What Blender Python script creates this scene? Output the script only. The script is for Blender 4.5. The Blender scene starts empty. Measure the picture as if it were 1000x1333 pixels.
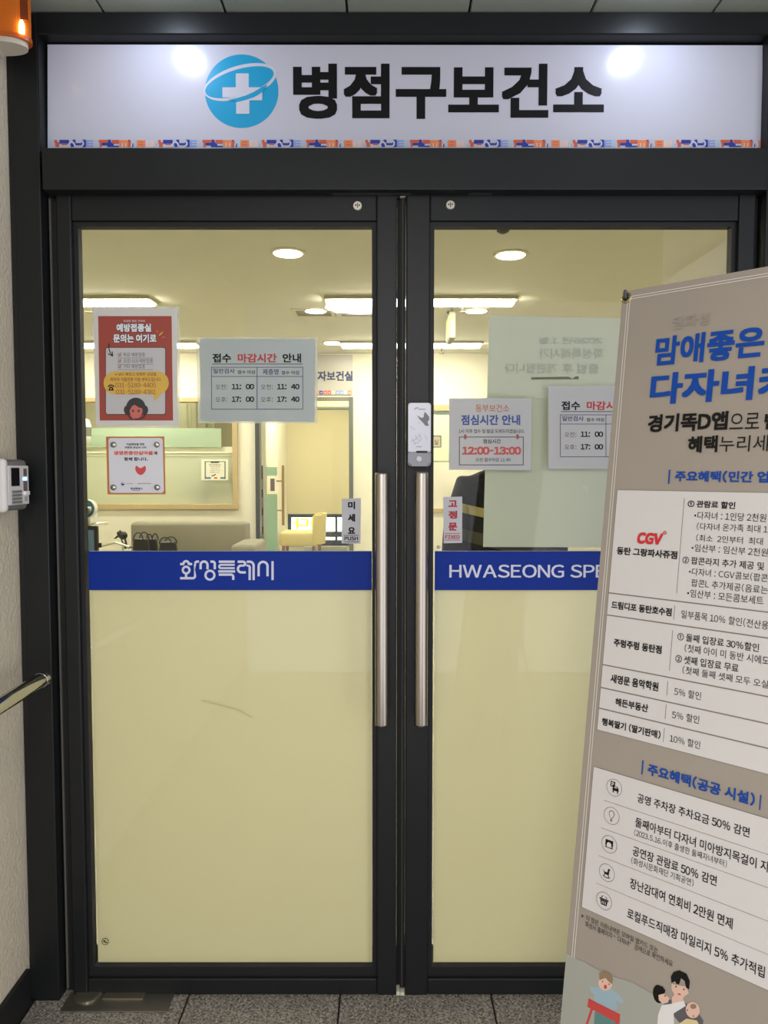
import bpy, bmesh, math, random, time
from mathutils import Vector, Matrix

random.seed(7)
T0 = time.time()
SC = bpy.context.scene
COL = SC.collection
R = math.radians

# ------------------------------------------------------------------ camera, world, light, exposure
F_PX, PITCH = 1001.0, R(3.1)
CAM = Vector((-0.04, -2.0, 1.43))
cd = bpy.data.cameras.new('camera')
cd.sensor_fit = 'HORIZONTAL'
cd.sensor_width = 36.0
cd.lens = 36.0 * F_PX / 1000.0
cam = bpy.data.objects.new('camera', cd)
COL.objects.link(cam)
cam.location = CAM
cam.rotation_euler = (R(90) - PITCH, 0, 0)
SC.camera = cam

SC.view_settings.view_transform = 'Standard'
SC.view_settings.look = 'None'
SC.view_settings.gamma = 1
SC.view_settings.use_curve_mapping = False
SC.view_settings.exposure = 2.2
SC.cycles.use_denoising = True
SC.cycles.max_bounces = 10
SC.cycles.transparent_max_bounces = 24
SC.cycles.sample_clamp_indirect = 6

w = bpy.data.worlds.new('world')
SC.world = w
w.use_nodes = True
w.node_tree.nodes['Background'].inputs[0].default_value = (0.90, 0.91, 1.0, 1)
w.node_tree.nodes['Background'].inputs[1].default_value = 0.40


def lamp(name, loc, size, power, color, rot=(0, 0, 0), shape='DISK', spread=180):
    ld = bpy.data.lights.new(name, 'AREA')
    ld.shape = shape
    ld.size = size
    ld.energy = power
    ld.color = color
    ld.spread = R(spread)
    o = bpy.data.objects.new(name, ld)
    COL.objects.link(o)
    o.location = loc
    o.rotation_euler = rot
    return o


# the two vestibule downlights whose glow shows in the glossy sign
lamp('ceiling_downlight', (-0.58, -0.15, 2.572), 0.07, 0.17, (0.74, 0.83, 1.0), (R(14), 0, 0))
lamp('ceiling_downlight', (0.63, -0.15, 2.572), 0.07, 0.17, (0.74, 0.83, 1.0), (R(14), 0, 0))
# soft fill light added behind the camera, no known fixture
lamp('vestibule_fill', (-0.2, -3.3, 2.56), 0.5, 11, (1.0, 0.95, 0.9))


# ------------------------------------------------------------------ pixel -> world
def ray(px, py):
    u = (px - 500.0) / F_PX
    v = (666.5 - py) / F_PX
    c, s = math.cos(PITCH), math.sin(PITCH)
    return Vector((u, c + v * s, -s + v * c))


def at(px, py, Y=0.0):
    d = ray(px, py)
    return CAM + d * ((Y - CAM.y) / d.y)


def X(px, Y=0.0, py=612):
    return at(px, py, Y).x


def Z(py, Y=0.0):
    return at(500, py, Y).z


def on_ceiling(px, py, zc):
    d = ray(px, py)
    return CAM + d * ((zc - CAM.z) / d.z)


# ------------------------------------------------------------------ materials
def lin(c):
    return tuple(((x / 255) / 12.92 if x / 255 <= 0.04045 else ((x / 255 + 0.055) / 1.055) ** 2.4) for x in c) + (1,)


MATS = {}


def mat(name, rgb, rough=0.5, metal=0.0, bump=0.0, bscale=80, emit=0.0, vary=0.0, vscale=6, trans=0.0, coat=0.0, spec=0.5, rgb2=None):
    if name in MATS:
        return MATS[name]
    m = bpy.data.materials.new(name)
    m.use_nodes = True
    nt = m.node_tree
    b = nt.nodes['Principled BSDF']
    b.inputs['Base Color'].default_value = lin(rgb)
    b.inputs['Roughness'].default_value = rough
    b.inputs['Metallic'].default_value = metal
    b.inputs['Coat Weight'].default_value = coat
    b.inputs['Coat Roughness'].default_value = 0.15
    b.inputs['Specular IOR Level'].default_value = spec
    tc = nt.nodes.new('ShaderNodeTexCoord')
    if bump:
        n = nt.nodes.new('ShaderNodeTexNoise')
        n.inputs['Scale'].default_value = bscale
        n.inputs['Detail'].default_value = 3
        bp = nt.nodes.new('ShaderNodeBump')
        bp.inputs['Strength'].default_value = bump
        bp.inputs['Distance'].default_value = 0.004
        nt.links.new(tc.outputs['Object'], n.inputs['Vector'])
        nt.links.new(n.outputs['Fac'], bp.inputs['Height'])
        nt.links.new(bp.outputs['Normal'], b.inputs['Normal'])
    if vary or rgb2:
        n = nt.nodes.new('ShaderNodeTexNoise')
        n.inputs['Scale'].default_value = vscale
        n.inputs['Detail'].default_value = 5
        mx = nt.nodes.new('ShaderNodeMix')
        mx.data_type = 'RGBA'
        c2 = rgb2 if rgb2 else tuple(max(0, x * (1 - vary)) for x in rgb)
        mx.inputs[6].default_value = lin(rgb)
        mx.inputs[7].default_value = lin(c2)
        nt.links.new(tc.outputs['Object'], n.inputs['Vector'])
        nt.links.new(n.outputs['Fac'], mx.inputs[0])
        nt.links.new(mx.outputs[2], b.inputs['Base Color'])
    if emit:
        b.inputs['Emission Color'].default_value = lin(rgb)
        b.inputs['Emission Strength'].default_value = emit
    if trans:
        tr = nt.nodes.new('ShaderNodeBsdfTranslucent')
        tr.inputs[0].default_value = lin(rgb)
        ms = nt.nodes.new('ShaderNodeMixShader')
        ms.inputs[0].default_value = trans
        out = nt.nodes['Material Output']
        nt.links.new(b.outputs[0], ms.inputs[1])
        nt.links.new(tr.outputs[0], ms.inputs[2])
        nt.links.new(ms.outputs[0], out.inputs[0])
    MATS[name] = m
    return m


def sheer(name, rgb, clear, trans=0.5, tint=(255, 255, 255), rough=0.35):
    """thin sheet: partly see-through, partly diffusing"""
    if name in MATS:
        return MATS[name]
    m = mat(name, rgb, rough=rough, trans=trans)
    nt = m.node_tree
    out = nt.nodes['Material Output']
    prev = out.inputs[0].links[0].from_socket
    tp = nt.nodes.new('ShaderNodeBsdfTransparent')
    tp.inputs[0].default_value = lin(tint)
    ms = nt.nodes.new('ShaderNodeMixShader')
    ms.inputs[0].default_value = clear
    nt.links.new(prev, ms.inputs[1])
    nt.links.new(tp.outputs[0], ms.inputs[2])
    nt.links.new(ms.outputs[0], out.inputs[0])
    return m


def glass(name, tint=(254, 254, 252), ior=1.3):
    if name in MATS:
        return MATS[name]
    m = bpy.data.materials.new(name)
    m.use_nodes = True
    nt = m.node_tree
    nt.nodes.remove(nt.nodes['Principled BSDF'])
    tp = nt.nodes.new('ShaderNodeBsdfTransparent')
    tp.inputs[0].default_value = lin(tint)
    gl = nt.nodes.new('ShaderNodeBsdfGlossy')
    gl.inputs['Roughness'].default_value = 0.02
    fr = nt.nodes.new('ShaderNodeFresnel')
    fr.inputs[0].default_value = ior
    ms = nt.nodes.new('ShaderNodeMixShader')
    nt.links.new(fr.outputs[0], ms.inputs[0])
    nt.links.new(tp.outputs[0], ms.inputs[1])
    nt.links.new(gl.outputs[0], ms.inputs[2])
    nt.links.new(ms.outputs[0], nt.nodes['Material Output'].inputs[0])
    MATS[name] = m
    return m


def granite():
    m = mat('granite', (120, 114, 104), rough=0.45)
    nt = m.node_tree
    b = nt.nodes['Principled BSDF']
    tc = nt.nodes.new('ShaderNodeTexCoord')
    v = nt.nodes.new('ShaderNodeTexVoronoi')
    v.inputs['Scale'].default_value = 260
    n = nt.nodes.new('ShaderNodeTexNoise')
    n.inputs['Scale'].default_value = 150
    n.inputs['Detail'].default_value = 6
    n.inputs['Roughness'].default_value = 0.75
    ad = nt.nodes.new('ShaderNodeMath')
    ad.operation = 'MULTIPLY_ADD'
    ad.inputs[1].default_value = 0.35
    cr = nt.nodes.new('ShaderNodeValToRGB')
    cr.color_ramp.elements[0].position = 0.50
    cr.color_ramp.elements[0].color = lin((44, 42, 39))
    cr.color_ramp.elements[1].position = 0.88
    cr.color_ramp.elements[1].color = lin((186, 178, 164))
    e = cr.color_ramp.elements.new(0.66)
    e.color = lin((128, 122, 111))
    nt.links.new(tc.outputs['Object'], v.inputs['Vector'])
    nt.links.new(tc.outputs['Object'], n.inputs['Vector'])
    nt.links.new(v.outputs['Color'], ad.inputs[0])
    nt.links.new(n.outputs['Fac'], ad.inputs[2])
    nt.links.new(ad.outputs[0], cr.inputs[0])
    nt.links.new(cr.outputs[0], b.inputs['Base Color'])
    return m


FRAME = mat('charcoal_frame_paint', (23, 25, 26), rough=0.42, bump=0.06, bscale=400, spec=0.35)
FRAME_D = mat('black_gasket', (17, 17, 18), rough=0.6)
STEEL = mat('brushed_steel', (182, 174, 162), rough=0.28, metal=1.0)
CHROME = mat('polished_steel', (190, 188, 182), rough=0.12, metal=1.0)
WALLP = mat('embossed_wallpaper', (222, 210, 184), rough=0.7, bump=1.0, bscale=95, vary=0.06, vscale=3)
CREAM = mat('cream_wall', (236, 232, 212), rough=0.75, vary=0.03)
ICEIL = mat('cream_ceiling', (220, 218, 202), rough=0.85, vary=0.03)
BLACK = mat('black_print', (9, 9, 12), rough=0.5, spec=0.25)
WHITE = mat('white_print', (226, 226, 230), rough=0.4)
GRANITE = granite()


# ------------------------------------------------------------------ mesh helpers
def link(name, me, m=None, parent=None):
    o = bpy.data.objects.new(name, me)
    COL.objects.link(o)
    if m is not None and len(me.materials) == 0:
        me.materials.append(m)
    if parent is not None:
        o.parent = parent
    return o


def obj(name, bm, m, parent=None, smooth=False, off=None):
    if off is not None:
        bmesh.ops.translate(bm, verts=bm.verts, vec=-Vector(off))
    bmesh.ops.recalc_face_normals(bm, faces=bm.faces)
    me = bpy.data.meshes.new(name)
    if smooth:
        for f in bm.faces:
            f.smooth = True
    bm.to_mesh(me)
    bm.free()
    return link(name, me, m, parent)


def tag(o, label=None, cat=None, group=None, kind=None):
    if label: o['label'] = label
    if cat: o['category'] = cat
    if group: o['group'] = group
    if kind: o['kind'] = kind
    return o


def thing(name, label, cat, loc=(0, 0, 0), rz=0.0, group=None, kind=None):
    o = bpy.data.objects.new(name, None)
    COL.objects.link(o)
    o.empty_display_size = 0.05
    o.location = loc
    o.rotation_euler = (0, 0, rz)
    return tag(o, label, cat, group, kind)


def bx(bm, x0, x1, y0, y1, z0, z1, bev=0.0, seg=2):
    mtx = Matrix.Translation(((x0 + x1) / 2, (y0 + y1) / 2, (z0 + z1) / 2)) @ Matrix.Diagonal((abs(x1 - x0), abs(y1 - y0), abs(z1 - z0), 1))
    r = bmesh.ops.create_cube(bm, size=1, matrix=mtx)
    if bev:
        es = list({e for v in r['verts'] for e in v.link_edges})
        bmesh.ops.bevel(bm, geom=es, offset=bev, segments=seg, affect='EDGES', profile=0.5)
    return bm


def box(*a, **k):
    return bx(bmesh.new(), *a, **k)


def cyl(bm, p0, p1, r0, r1=None, seg=24, caps=True):
    p0, p1 = Vector(p0), Vector(p1)
    d = p1 - p0
    q = d.to_track_quat('Z', 'Y').to_matrix().to_4x4()
    m = Matrix.Translation((p0 + p1) / 2) @ q
    bmesh.ops.create_cone(bm, cap_ends=caps, segments=seg, radius1=r0, radius2=r0 if r1 is None else r1, depth=d.length, matrix=m)
    return bm


def lathe(bm, prof, origin=(0, 0, 0), axis='Z', seg=28):
    """prof: list of (r, h)"""
    rings = []
    o = Vector(origin)
    for r, h in prof:
        ring = []
        for k in range(seg):
            a = 2 * math.pi * k / seg
            c, s = r * math.cos(a), r * math.sin(a)
            p = {'Z': (c, s, h), 'Y': (c, h, s), 'X': (h, c, s)}[axis]
            ring.append(bm.verts.new(o + Vector(p)))
        rings.append(ring)
    for a, b in zip(rings, rings[1:]):
        for k in range(seg):
            bm.faces.new((a[k], a[(k + 1) % seg], b[(k + 1) % seg], b[k]))
    bm.faces.new(rings[0])
    bm.faces.new(rings[-1])
    return bm


def tube(bm, pts, r, seg=10, caps=True):
    pts = [Vector(p) for p in pts]
    rings = []
    n = len(pts)
    up = Vector((0, 0, 1))
    for i, p in enumerate(pts):
        d = (pts[min(i + 1, n - 1)] - pts[max(i - 1, 0)]).normalized()
        a = d.cross(up)
        if a.length < 1e-3:
            a = d.cross(Vector((0, 1, 0)))
        a.normalize()
        b = d.cross(a).normalized()
        rr = r[i] if isinstance(r, (list, tuple)) else r
        rings.append([bm.verts.new(p + rr * (a * math.cos(2 * math.pi * k / seg) + b * math.sin(2 * math.pi * k / seg))) for k in range(seg)])
    for a, b in zip(rings, rings[1:]):
        for k in range(seg):
            bm.faces.new((a[k], a[(k + 1) % seg], b[(k + 1) % seg], b[k]))
    if caps:
        bm.faces.new(rings[0])
        bm.faces.new(rings[-1])
    return bm


def prism(bm, poly, fn, d0, d1):
    """extrude a 2-D polygon; fn(a, b, d) -> point"""
    A = [bm.verts.new(fn(a, b, d0)) for a, b in poly]
    Bv = [bm.verts.new(fn(a, b, d1)) for a, b in poly]
    n = len(poly)
    bm.faces.new(A)
    bm.faces.new(Bv[::-1])
    for k in range(n):
        bm.faces.new((A[k], A[(k + 1) % n], Bv[(k + 1) % n], Bv[k]))
    return bm


def blob(bm, c, rx, ry, rz_, seg=20):
    bmesh.ops.create_uvsphere(bm, u_segments=seg, v_segments=max(8, seg // 2), radius=1,
                              matrix=Matrix.Translation(c) @ Matrix.Diagonal((rx, ry, rz_, 1)))
    return bm


def copy_tree(o, parent=None):
    c = o.copy()
    COL.objects.link(c)
    if parent is not None:
        c.parent = parent
    for ch in [k for k in bpy.data.objects if k.parent == o]:
        copy_tree(ch, c)
    return c


def skin(name, pts, edges, parent, m, sub=2, root=0):
    me = bpy.data.meshes.new(name + '_src')
    me.from_pydata([p[:3] for p in pts], edges, [])
    o = bpy.data.objects.new(name + '_src', me)
    COL.objects.link(o)
    md = o.modifiers.new('s', 'SKIN')
    md.use_smooth_shade = True
    for i, p in enumerate(pts):
        sv = me.skin_vertices[0].data[i]
        sv.radius = (p[3], p[4] if len(p) > 4 else p[3])
        sv.use_root = (i == root)
    sb = o.modifiers.new('d', 'SUBSURF')
    sb.levels = sub
    sb.render_levels = sub
    dg = bpy.context.evaluated_depsgraph_get()
    new = bpy.data.meshes.new_from_object(o.evaluated_get(dg))
    bpy.data.objects.remove(o)
    new.name = name
    for f in new.polygons:
        f.use_smooth = True
    new.materials.clear()
    return link(name, new, m, parent)


# ------------------------------------------------------------------ flat printed things
FONTCACHE = {}


REQUESTS = []
FLATS = []


def wide(c):
    """Latin letters and digits are set from the full-width row of the same face as the Hangul"""
    return chr(ord(c) + 0xFEE0) if '!' <= c <= '~' else c


def load_glyphs():
    """all characters in one text object, one to a line, then cut apart"""
    cs = sorted({wide(c) for r in REQUESTS for c in r[1][2] if c != ' '})
    cu = bpy.data.curves.new('t', 'FONT')
    cu.resolution_u = 3
    cu.space_line = 3.0
    cu.body = '\n'.join(cs)
    o = bpy.data.objects.new('t', cu)
    me = o.to_mesh()
    V = [(v.co.x, v.co.y) for v in me.vertices]
    # line pitch from the highest and lowest line
    pitch = 3.0
    idx = {}
    for i, (x, y) in enumerate(V):
        k = int(round((-y + 0.35) / pitch))
        idx.setdefault(k, {})[i] = len(idx.get(k, {}))
    for p in me.polygons:
        vi = tuple(p.vertices)
        k = int(round((-V[vi[0]][1] + 0.35) / pitch))
        c = cs[k]
        FONTCACHE.setdefault(c, ([], []))[1].append(tuple(idx[k][i] for i in vi))
    for k, d in idx.items():
        FONTCACHE.setdefault(cs[k], ([], []))[0].extend([(V[i][0], V[i][1] + k * pitch) for i in d])
    o.to_mesh_clear()
    bpy.data.objects.remove(o)
    bpy.data.curves.remove(cu)


def outline(s):
    if not FONTCACHE:
        load_glyphs()
    vs, fs, x = [], [], 0.0
    for ch in s:
        if ch == ' ':
            x += 0.26
            continue
        gv, gf = FONTCACHE[wide(ch)]
        k = len(vs)
        if '!' <= ch <= '~' or ch in '•·':
            a, b = min(v[0] for v in gv), max(v[0] for v in gv)
            if ch == '-':
                gv = [((p - a) * 0.42, q) for p, q in gv]
                a, b = 0.0, (b - a) * 0.42
            adv = 0.555 if ch.isdigit() else (b - a) + (0.085 if ch.isalpha() else 0.18)
            dx = x - a + (adv - (b - a)) / 2
        else:
            adv, dx = 0.92, x
        vs += [(p + dx, q) for p, q in gv]
        fs += [tuple(i + k for i in f) for f in gf]
        x += adv
    return vs, fs


def glyphs(s, bold):
    """the printed string; a bolder weight is the outline struck again all round"""
    vs, fs = outline(s)
    if bold <= 0.004:
        return vs, fs
    b = bold
    sh = [(-b, -b), (b, -b), (-b, b), (b, b)]
    if b > 0.018:
        sh += [(0, -b), (0, b), (-b, 0), (b, 0)]
    if b > 0.05:
        sh += [(0, 0), (-b / 2, -b / 2), (b / 2, b / 2)]
    V, Fc = [], []
    for dx, dy in sh:
        k = len(V)
        V += [(x + dx, y + dy, len(V) / len(vs) * 1.2e-5) for x, y in vs]
        Fc += [tuple(i + k for i in f) for f in fs]
    return V, Fc


class Flat:
    EPS = 0.0004

    def __init__(self, name, label, cat, origin, u=(1, 0, 0), v=(0, 0, 1), group=None, parent=None, kind=None):
        self.u, self.v = Vector(u).normalized(), Vector(v).normalized()
        self.n = self.u.cross(self.v)
        self.o = Vector(origin)
        self.M = Matrix((self.u, self.v, self.n)).transposed().to_4x4()
        self.M.translation = self.o
        self.acc = {}
        self.n_added = 0
        self.smin = None
        if parent is None:
            self.root = bpy.data.objects.new(name, None)
            COL.objects.link(self.root)
            self.root.matrix_world = self.M
            self.root.empty_display_size = 0.05
            tag(self.root, label, cat, group, kind)
            self.conv = None
        else:
            self.root = parent
            self.conv = Matrix.Translation(-parent.location) @ self.M

    def L(self, px, py):
        d = ray(px, py)
        t = (self.o - CAM).dot(self.n) / d.dot(self.n)
        q = CAM + d * t - self.o
        return q.dot(self.u), q.dot(self.v)

    def add(self, part, m, vs, fs, layer, line_no=0):
        A = self.acc.setdefault((part, m.name, line_no), [[], [], m])
        b = len(A[0])
        self.n_added = (self.n_added + 1) % 40
        z = layer * self.EPS + self.n_added * 6e-6
        if self.smin is not None:
            vs = [(max(self.smin, p[0]),) + tuple(p[1:]) for p in vs]
        A[0].extend([(p[0], p[1], z + (p[2] if len(p) > 2 else 0)) for p in vs])
        A[1].extend([tuple(i + b for i in f) for f in fs])

    def poly(self, part, m, pts, layer=1, f=None):
        pts = [f(*p) for p in pts] if f else pts
        vs = [self.L(*p) for p in pts]
        self.add(part, m, vs, [tuple(range(len(vs)))], layer)

    def rect(self, part, m, x0, y0, x1, y1, layer=1, f=None):
        self.poly(part, m, [(x0, y0), (x1, y0), (x1, y1), (x0, y1)], layer, f)

    def rrect(self, part, m, x0, y0, x1, y1, r, layer=1, f=None, seg=5):
        pts = []
        for cx, cy, a0 in ((x1 - r, y0 + r, -90), (x1 - r, y1 - r, 0), (x0 + r, y1 - r, 90), (x0 + r, y0 + r, 180)):
            for k in range(seg + 1):
                a = R(a0 + 90 * k / seg)
                pts.append((cx + r * math.cos(a), cy + r * math.sin(a)))
        self.poly(part, m, pts, layer, f)

    def ell(self, part, m, cx, cy, rx, ry, layer=1, f=None, rot=0, seg=40, a0=0, a1=360):
        c, s = math.cos(R(rot)), math.sin(R(rot))
        pts = []
        for k in range(seg + (a1 - a0 < 360)):
            a = R(a0 + (a1 - a0) * k / seg)
            x, y = rx * math.cos(a), ry * math.sin(a)
            pts.append((cx + x * c - y * s, cy + x * s + y * c))
        self.poly(part, m, pts, layer, f)

    def stroke(self, part, m, pts, w, layer=1, f=None, cap=False):
        pts = [p for i, p in enumerate(pts) if i == 0 or (Vector(p) - Vector(pts[i - 1])).length > 1e-3]
        n = len(pts)
        P = [Vector(p) for p in pts]
        Lf, Rt = [], []
        for i, p in enumerate(P):
            d0 = (P[i] - P[i - 1]).normalized() if i else (P[1] - P[0]).normalized()
            d1 = (P[i + 1] - P[i]).normalized() if i < n - 1 else d0
            d = (d0 + d1)
            d = d.normalized() if d.length > 1e-6 else d1
            k = 1 / max(0.5, d.dot(d1))
            nn = Vector((-d.y, d.x)) * (w / 2 * k)
            Lf.append(tuple(p + nn))
            Rt.append(tuple(p - nn))
        pts2 = [f(*q) if f else q for q in Lf + Rt]
        vs = [self.L(*q) for q in pts2]
        vs = [(q[0], q[1], (i % n) * 4e-6) for i, q in enumerate(vs)]
        self.add(part, m, vs, [(i, i + 1, n + i + 1, n + i) for i in range(n - 1)], layer)
        if cap:
            for q in (pts[0], pts[-1]):
                self.ell(part, m, q[0], q[1], w / 2, w / 2, layer, f, seg=12)

    def ring(self, part, m, cx, cy, r, w, layer=1, f=None, seg=36, ry=None, rot=0):
        ry = r if ry is None else ry
        c, s = math.cos(R(rot)), math.sin(R(rot))
        vs = []
        for k in range(seg):
            a = 2 * math.pi * k / seg
            for q in (-w / 2, w / 2):
                x, y = (r + q) * math.cos(a), (ry + q) * math.sin(a)
                p = (cx + x * c - y * s, cy + x * s + y * c)
                vs.append(self.L(*(f(*p) if f else p)))
        fs = [(2 * k, 2 * k + 1, (2 * k + 3) % (2 * seg), (2 * k + 2) % (2 * seg)) for k in range(seg)]
        self.add(part, m, vs, fs, layer)

    def frame(self, part, m, x0, y0, x1, y1, w, layer=1, f=None):
        for q in ((x0, y0, x1, y0 + w), (x0, y1 - w, x1, y1), (x0, y0 + w, x0 + w, y1 - w), (x1 - w, y0 + w, x1, y1 - w)):
            self.rect(part, m, *q, layer=layer, f=f)

    def text(self, *a, **k):
        REQUESTS.append((self, a, k))

    def set_text(self, part, m, s, bl, br, tl, layer=2, bold=0.0, f=None, fit=None, slant=0.0, mirror=False, grow=0.0):
        """bl, br, tl: picture points of the ink box of the string (or of its first letters, `fit`)"""
        if f:
            bl, br, tl = f(*bl), f(*br), f(*tl)
        b, r_, t = self.L(*bl), self.L(*br), self.L(*tl)
        vs, fs = glyphs(s, bold + grow)
        fv = glyphs(fit or s, bold)[0]
        if not fv:
            return
        x0, x1 = min(v[0] for v in fv), max(v[0] for v in fv)
        y0, y1 = min(v[1] for v in fv), max(v[1] for v in fv)
        W = math.hypot(r_[0] - b[0], r_[1] - b[1])
        H = t[1] - b[1]
        ang = math.atan2(r_[1] - b[1], r_[0] - b[0]) * 0.5
        ca, sa = math.cos(ang), math.sin(ang)
        out = []
        for g_ in vs:
            x, y = g_[0], g_[1]
            p = (x - x0) / (x1 - x0) * W
            q = (y - y0) / (y1 - y0) * H
            p += slant * q
            if mirror:
                p = W - p
            out.append((b[0] + p * ca - q * sa, b[1] + p * sa + q * ca, g_[2] if len(g_) > 2 else 0))
        self.line_no = getattr(self, 'line_no', 0) + 1
        self.add(part, m, out, fs, layer, self.line_no)

    def line(self, part, m, s, x0, x1, y0, y1, **k):
        self.text(part, m, s, (x0, y1), (x1, y1), (x0, y0), **k)

    def sheet(self, part, m, pts, thick=0.0006, f=None):
        """the sheet itself, with thickness, behind layer 0"""
        pts = [f(*p) for p in pts] if f else pts
        vs = [self.L(*p) for p in pts]
        bm = bmesh.new()
        prism(bm, vs, lambda a, b, d: Vector((a, b, d)), -thick, 0)
        if self.conv:
            bmesh.ops.transform(bm, matrix=self.conv, verts=bm.verts)
        return obj(part, bm, m, self.root)

    def done(self):
        FLATS.append(self)

    def build(self):
        for (part, mn, ln), (vs, fs, m) in self.acc.items():
            me = bpy.data.meshes.new(part)
            me.from_pydata(vs, [], fs)
            if self.conv:
                me.transform(self.conv)
            link(part, me, m, self.root)


# ================================================================== STRUCTURE outside
Y_J, Y_L, Y_G = 0.0, 0.022, 0.048        # front of the jambs, of the leaves, of the glass
Z_CEIL = Z(14, -0.0)
XW = -0.998                               # side wall

# left side wall with embossed paper
tag(obj('wall_left', box(XW - 0.15, XW, -3.2, 0.06, 0, Z_CEIL + 0.05), WALLP), 'cream embossed papered side wall left of the glass doors', kind='structure')
tag(obj('baseboard_left', box(XW, XW + 0.012, -3.2, -0.012, 0, 0.10, bev=0.002), FRAME_D), 'black baseboard along the foot of the left wall', kind='structure')
tag(obj('wall_right', box(1.45, 1.6, -0.7, 0.06, 0, Z_CEIL + 0.05), WALLP), 'papered side wall hidden right of the doors', kind='structure')

# ceiling of narrow metal panels
ceil = thing('ceiling', 'grey green panelled ceiling above the door frame', None, (0, 0, Z_CEIL), kind='structure')
CP = mat('ceiling_panel_metal', (160, 168, 158), rough=0.5, vary=0.06, vscale=4)
obj('ceiling_backing', box(-1.2, 1.7, -3.3, 0.1, 0.012, 0.10), mat('ceiling_dark_gap', (50, 52, 50), rough=0.8), ceil)
seam = X(133, 0, 15)
pw = (X(930, 0, 14) - X(133, 0, 14)) / 5.0
pm = None
for k in range(-1, 7):
    x0 = seam + k * pw
    bm = box(0.003, pw - 0.003, -0.72, 0.06, 0, 0.014, bev=0.002, seg=1)
    if pm is None:
        o = obj('ceiling_panel', bm, CP, ceil)
        pm = o.data
    else:
        bm.free()
        o = link('ceiling_panel', pm, None, ceil)
    o.location = (x0, 0, 0)
obj('ceiling_panel_field', box(-1.15, 1.6, -3.2, -0.725, 0, 0.012), CP, ceil)

# floor of granite tiles
floor = thing('floor', 'speckled grey brown granite floor in front of the doors', None, (0, 0, 0), kind='structure')
obj('floor_bed', box(-1.2, 1.7, -3.3, 0.25, -0.06, -0.004), mat('grout', (34, 33, 31), rough=0.9), floor)
j1 = at(442, 1302, 0.0).x
tw = at(641, 1304, 0.0).x - j1
tm = None
for i in range(-2, 4):
    bm = box(0.0025, tw - 0.0025, -0.398, 0.0, -0.02, 0.0, bev=0.0015, seg=1)
    if tm is None:
        o = obj('floor_tile', bm, GRANITE, floor)
        tm = o.data
    else:
        bm.free()
        o = link('floor_tile', tm, None, floor)
    o.location = (j1 + i * tw, 0.06, 0)
obj('floor_tile_field', box(-1.2, 1.7, -3.2, -0.342, -0.02, 0), GRANITE, floor)

# door frame: jambs, header, transom beam, sealant
frm = thing('door_frame', 'charcoal aluminium door frame with a raised beam under the sign', None, (0, 0, 0), kind='structure')
xjl0, xjl1 = X(20, 0, 300), X(54, 0, 300)
obj('sealant', box(XW + 0.001, xjl0, 0.008, 0.05, 0, Z_CEIL - 0.01), FRAME_D, frm)
obj('jamb', box(xjl0, xjl1, Y_J, 0.12, 0, Z_CEIL - 0.004, bev=0.003), FRAME, frm)
obj('jamb_rebate', box(xjl1, X(72, 0.03, 300) - 0.003, 0.045, 0.12, 0, Z(247, 0), bev=0.001), FRAME_D, frm)
obj('gasket', box(X(63, 0.03, 300), X(65.5, 0.03, 300), 0.036, 0.046, 0.01, Z(252, 0)), mat('grey_gasket', (92, 88, 82), rough=0.7), frm)
xjr0, xjr1 = X(997, 0, 300), X(997, 0, 300) + 0.075
obj('jamb', box(xjr0, xjr1, Y_J, 0.12, 0, Z_CEIL - 0.004, bev=0.003), FRAME, frm)
obj('jamb_rebate', box(X(987, 0.03, 300), xjr0, 0.045, 0.12, 0, Z(247, 0), bev=0.001), FRAME_D, frm)
obj('gasket', box(X(990.5, 0.03, 300), X(992, 0.03, 300), 0.036, 0.046, 0.01, Z(262, 0)), MATS['grey_gasket'], frm)
obj('wall_filler', box(xjr1, 1.47, 0.01, 0.12, 0, Z_CEIL), WALLP, frm)
# header above the sign: face, bevelled return down to the recessed sign
zs_t, zs_b = Z(58, 0.03), Z(192, 0.0)
bm = bmesh.new()
prism(bm, [(0.0, Z_CEIL - 0.004), (0.0, Z(43, 0)), (0.004, Z(44.5, 0)), (0.03, Z(53, 0.02)), (0.12, Z(53, 0.02)), (0.12, Z_CEIL - 0.004)],
      lambda a, b, d: Vector((d, a, b)), xjl1, xjr0)
obj('header', bm, FRAME, frm)
# slanted returns left and right of the sign
xs0, xs1 = X(59, 0.03, 120), X(992, 0.03, 120)
for (xa, xb, sgn) in ((xjl1 - 0.002, xs0, 1), (xjr0 + 0.002, xs1, -1)):
    bm = bmesh.new()
    prism(bm, [(xa, 0.001), (xa + sgn * 0.004, 0.001), (xb, 0.03), (xb, 0.12), (xa, 0.12)], lambda a, b, d: Vector((a, b, d)), zs_b - 0.01, Z(44, 0))
    obj('side_return', bm, FRAME, frm)
# transom beam standing proud
obj('transom_beam', box(X(54.5, -0.018, 220), X(1001, -0.018, 220), -0.018, 0.12, Z(247, -0.018), Z(192, -0.018), bev=0.003), FRAME, frm)
obj('door_stop', box(xjl1, xjr0, 0.05, 0.12, Z(256, 0.05), Z(247, 0) + 0.01), FRAME_D, frm)
# pivot plates under the beam
for (a, b) in ((433, 535), (610, 640)):
    obj('pivot_plate', box(X(a, 0.02, 252), X(b, 0.02, 252), 0.008, 0.04, Z(252.5, 0.01), Z(250, 0.01)), mat('pivot_grey', (95, 95, 95), rough=0.4, metal=0.8), frm)


# ------------------------------------------------------------------ door leaves
FILM = mat('cream_film', (246, 240, 194), rough=0.38, trans=0.12, vary=0.03, vscale=1.5, spec=0.35)
FILM_EDGE = mat('white_film_edge', (235, 235, 225), rough=0.5)
BLUE = mat('blue_film', (2, 44, 140), rough=0.5, spec=0.2)
GLASS = glass('door_glass')
LEAF_B, LEAF_T = Z(1296, Y_L), Z(252, Y_L)


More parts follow.
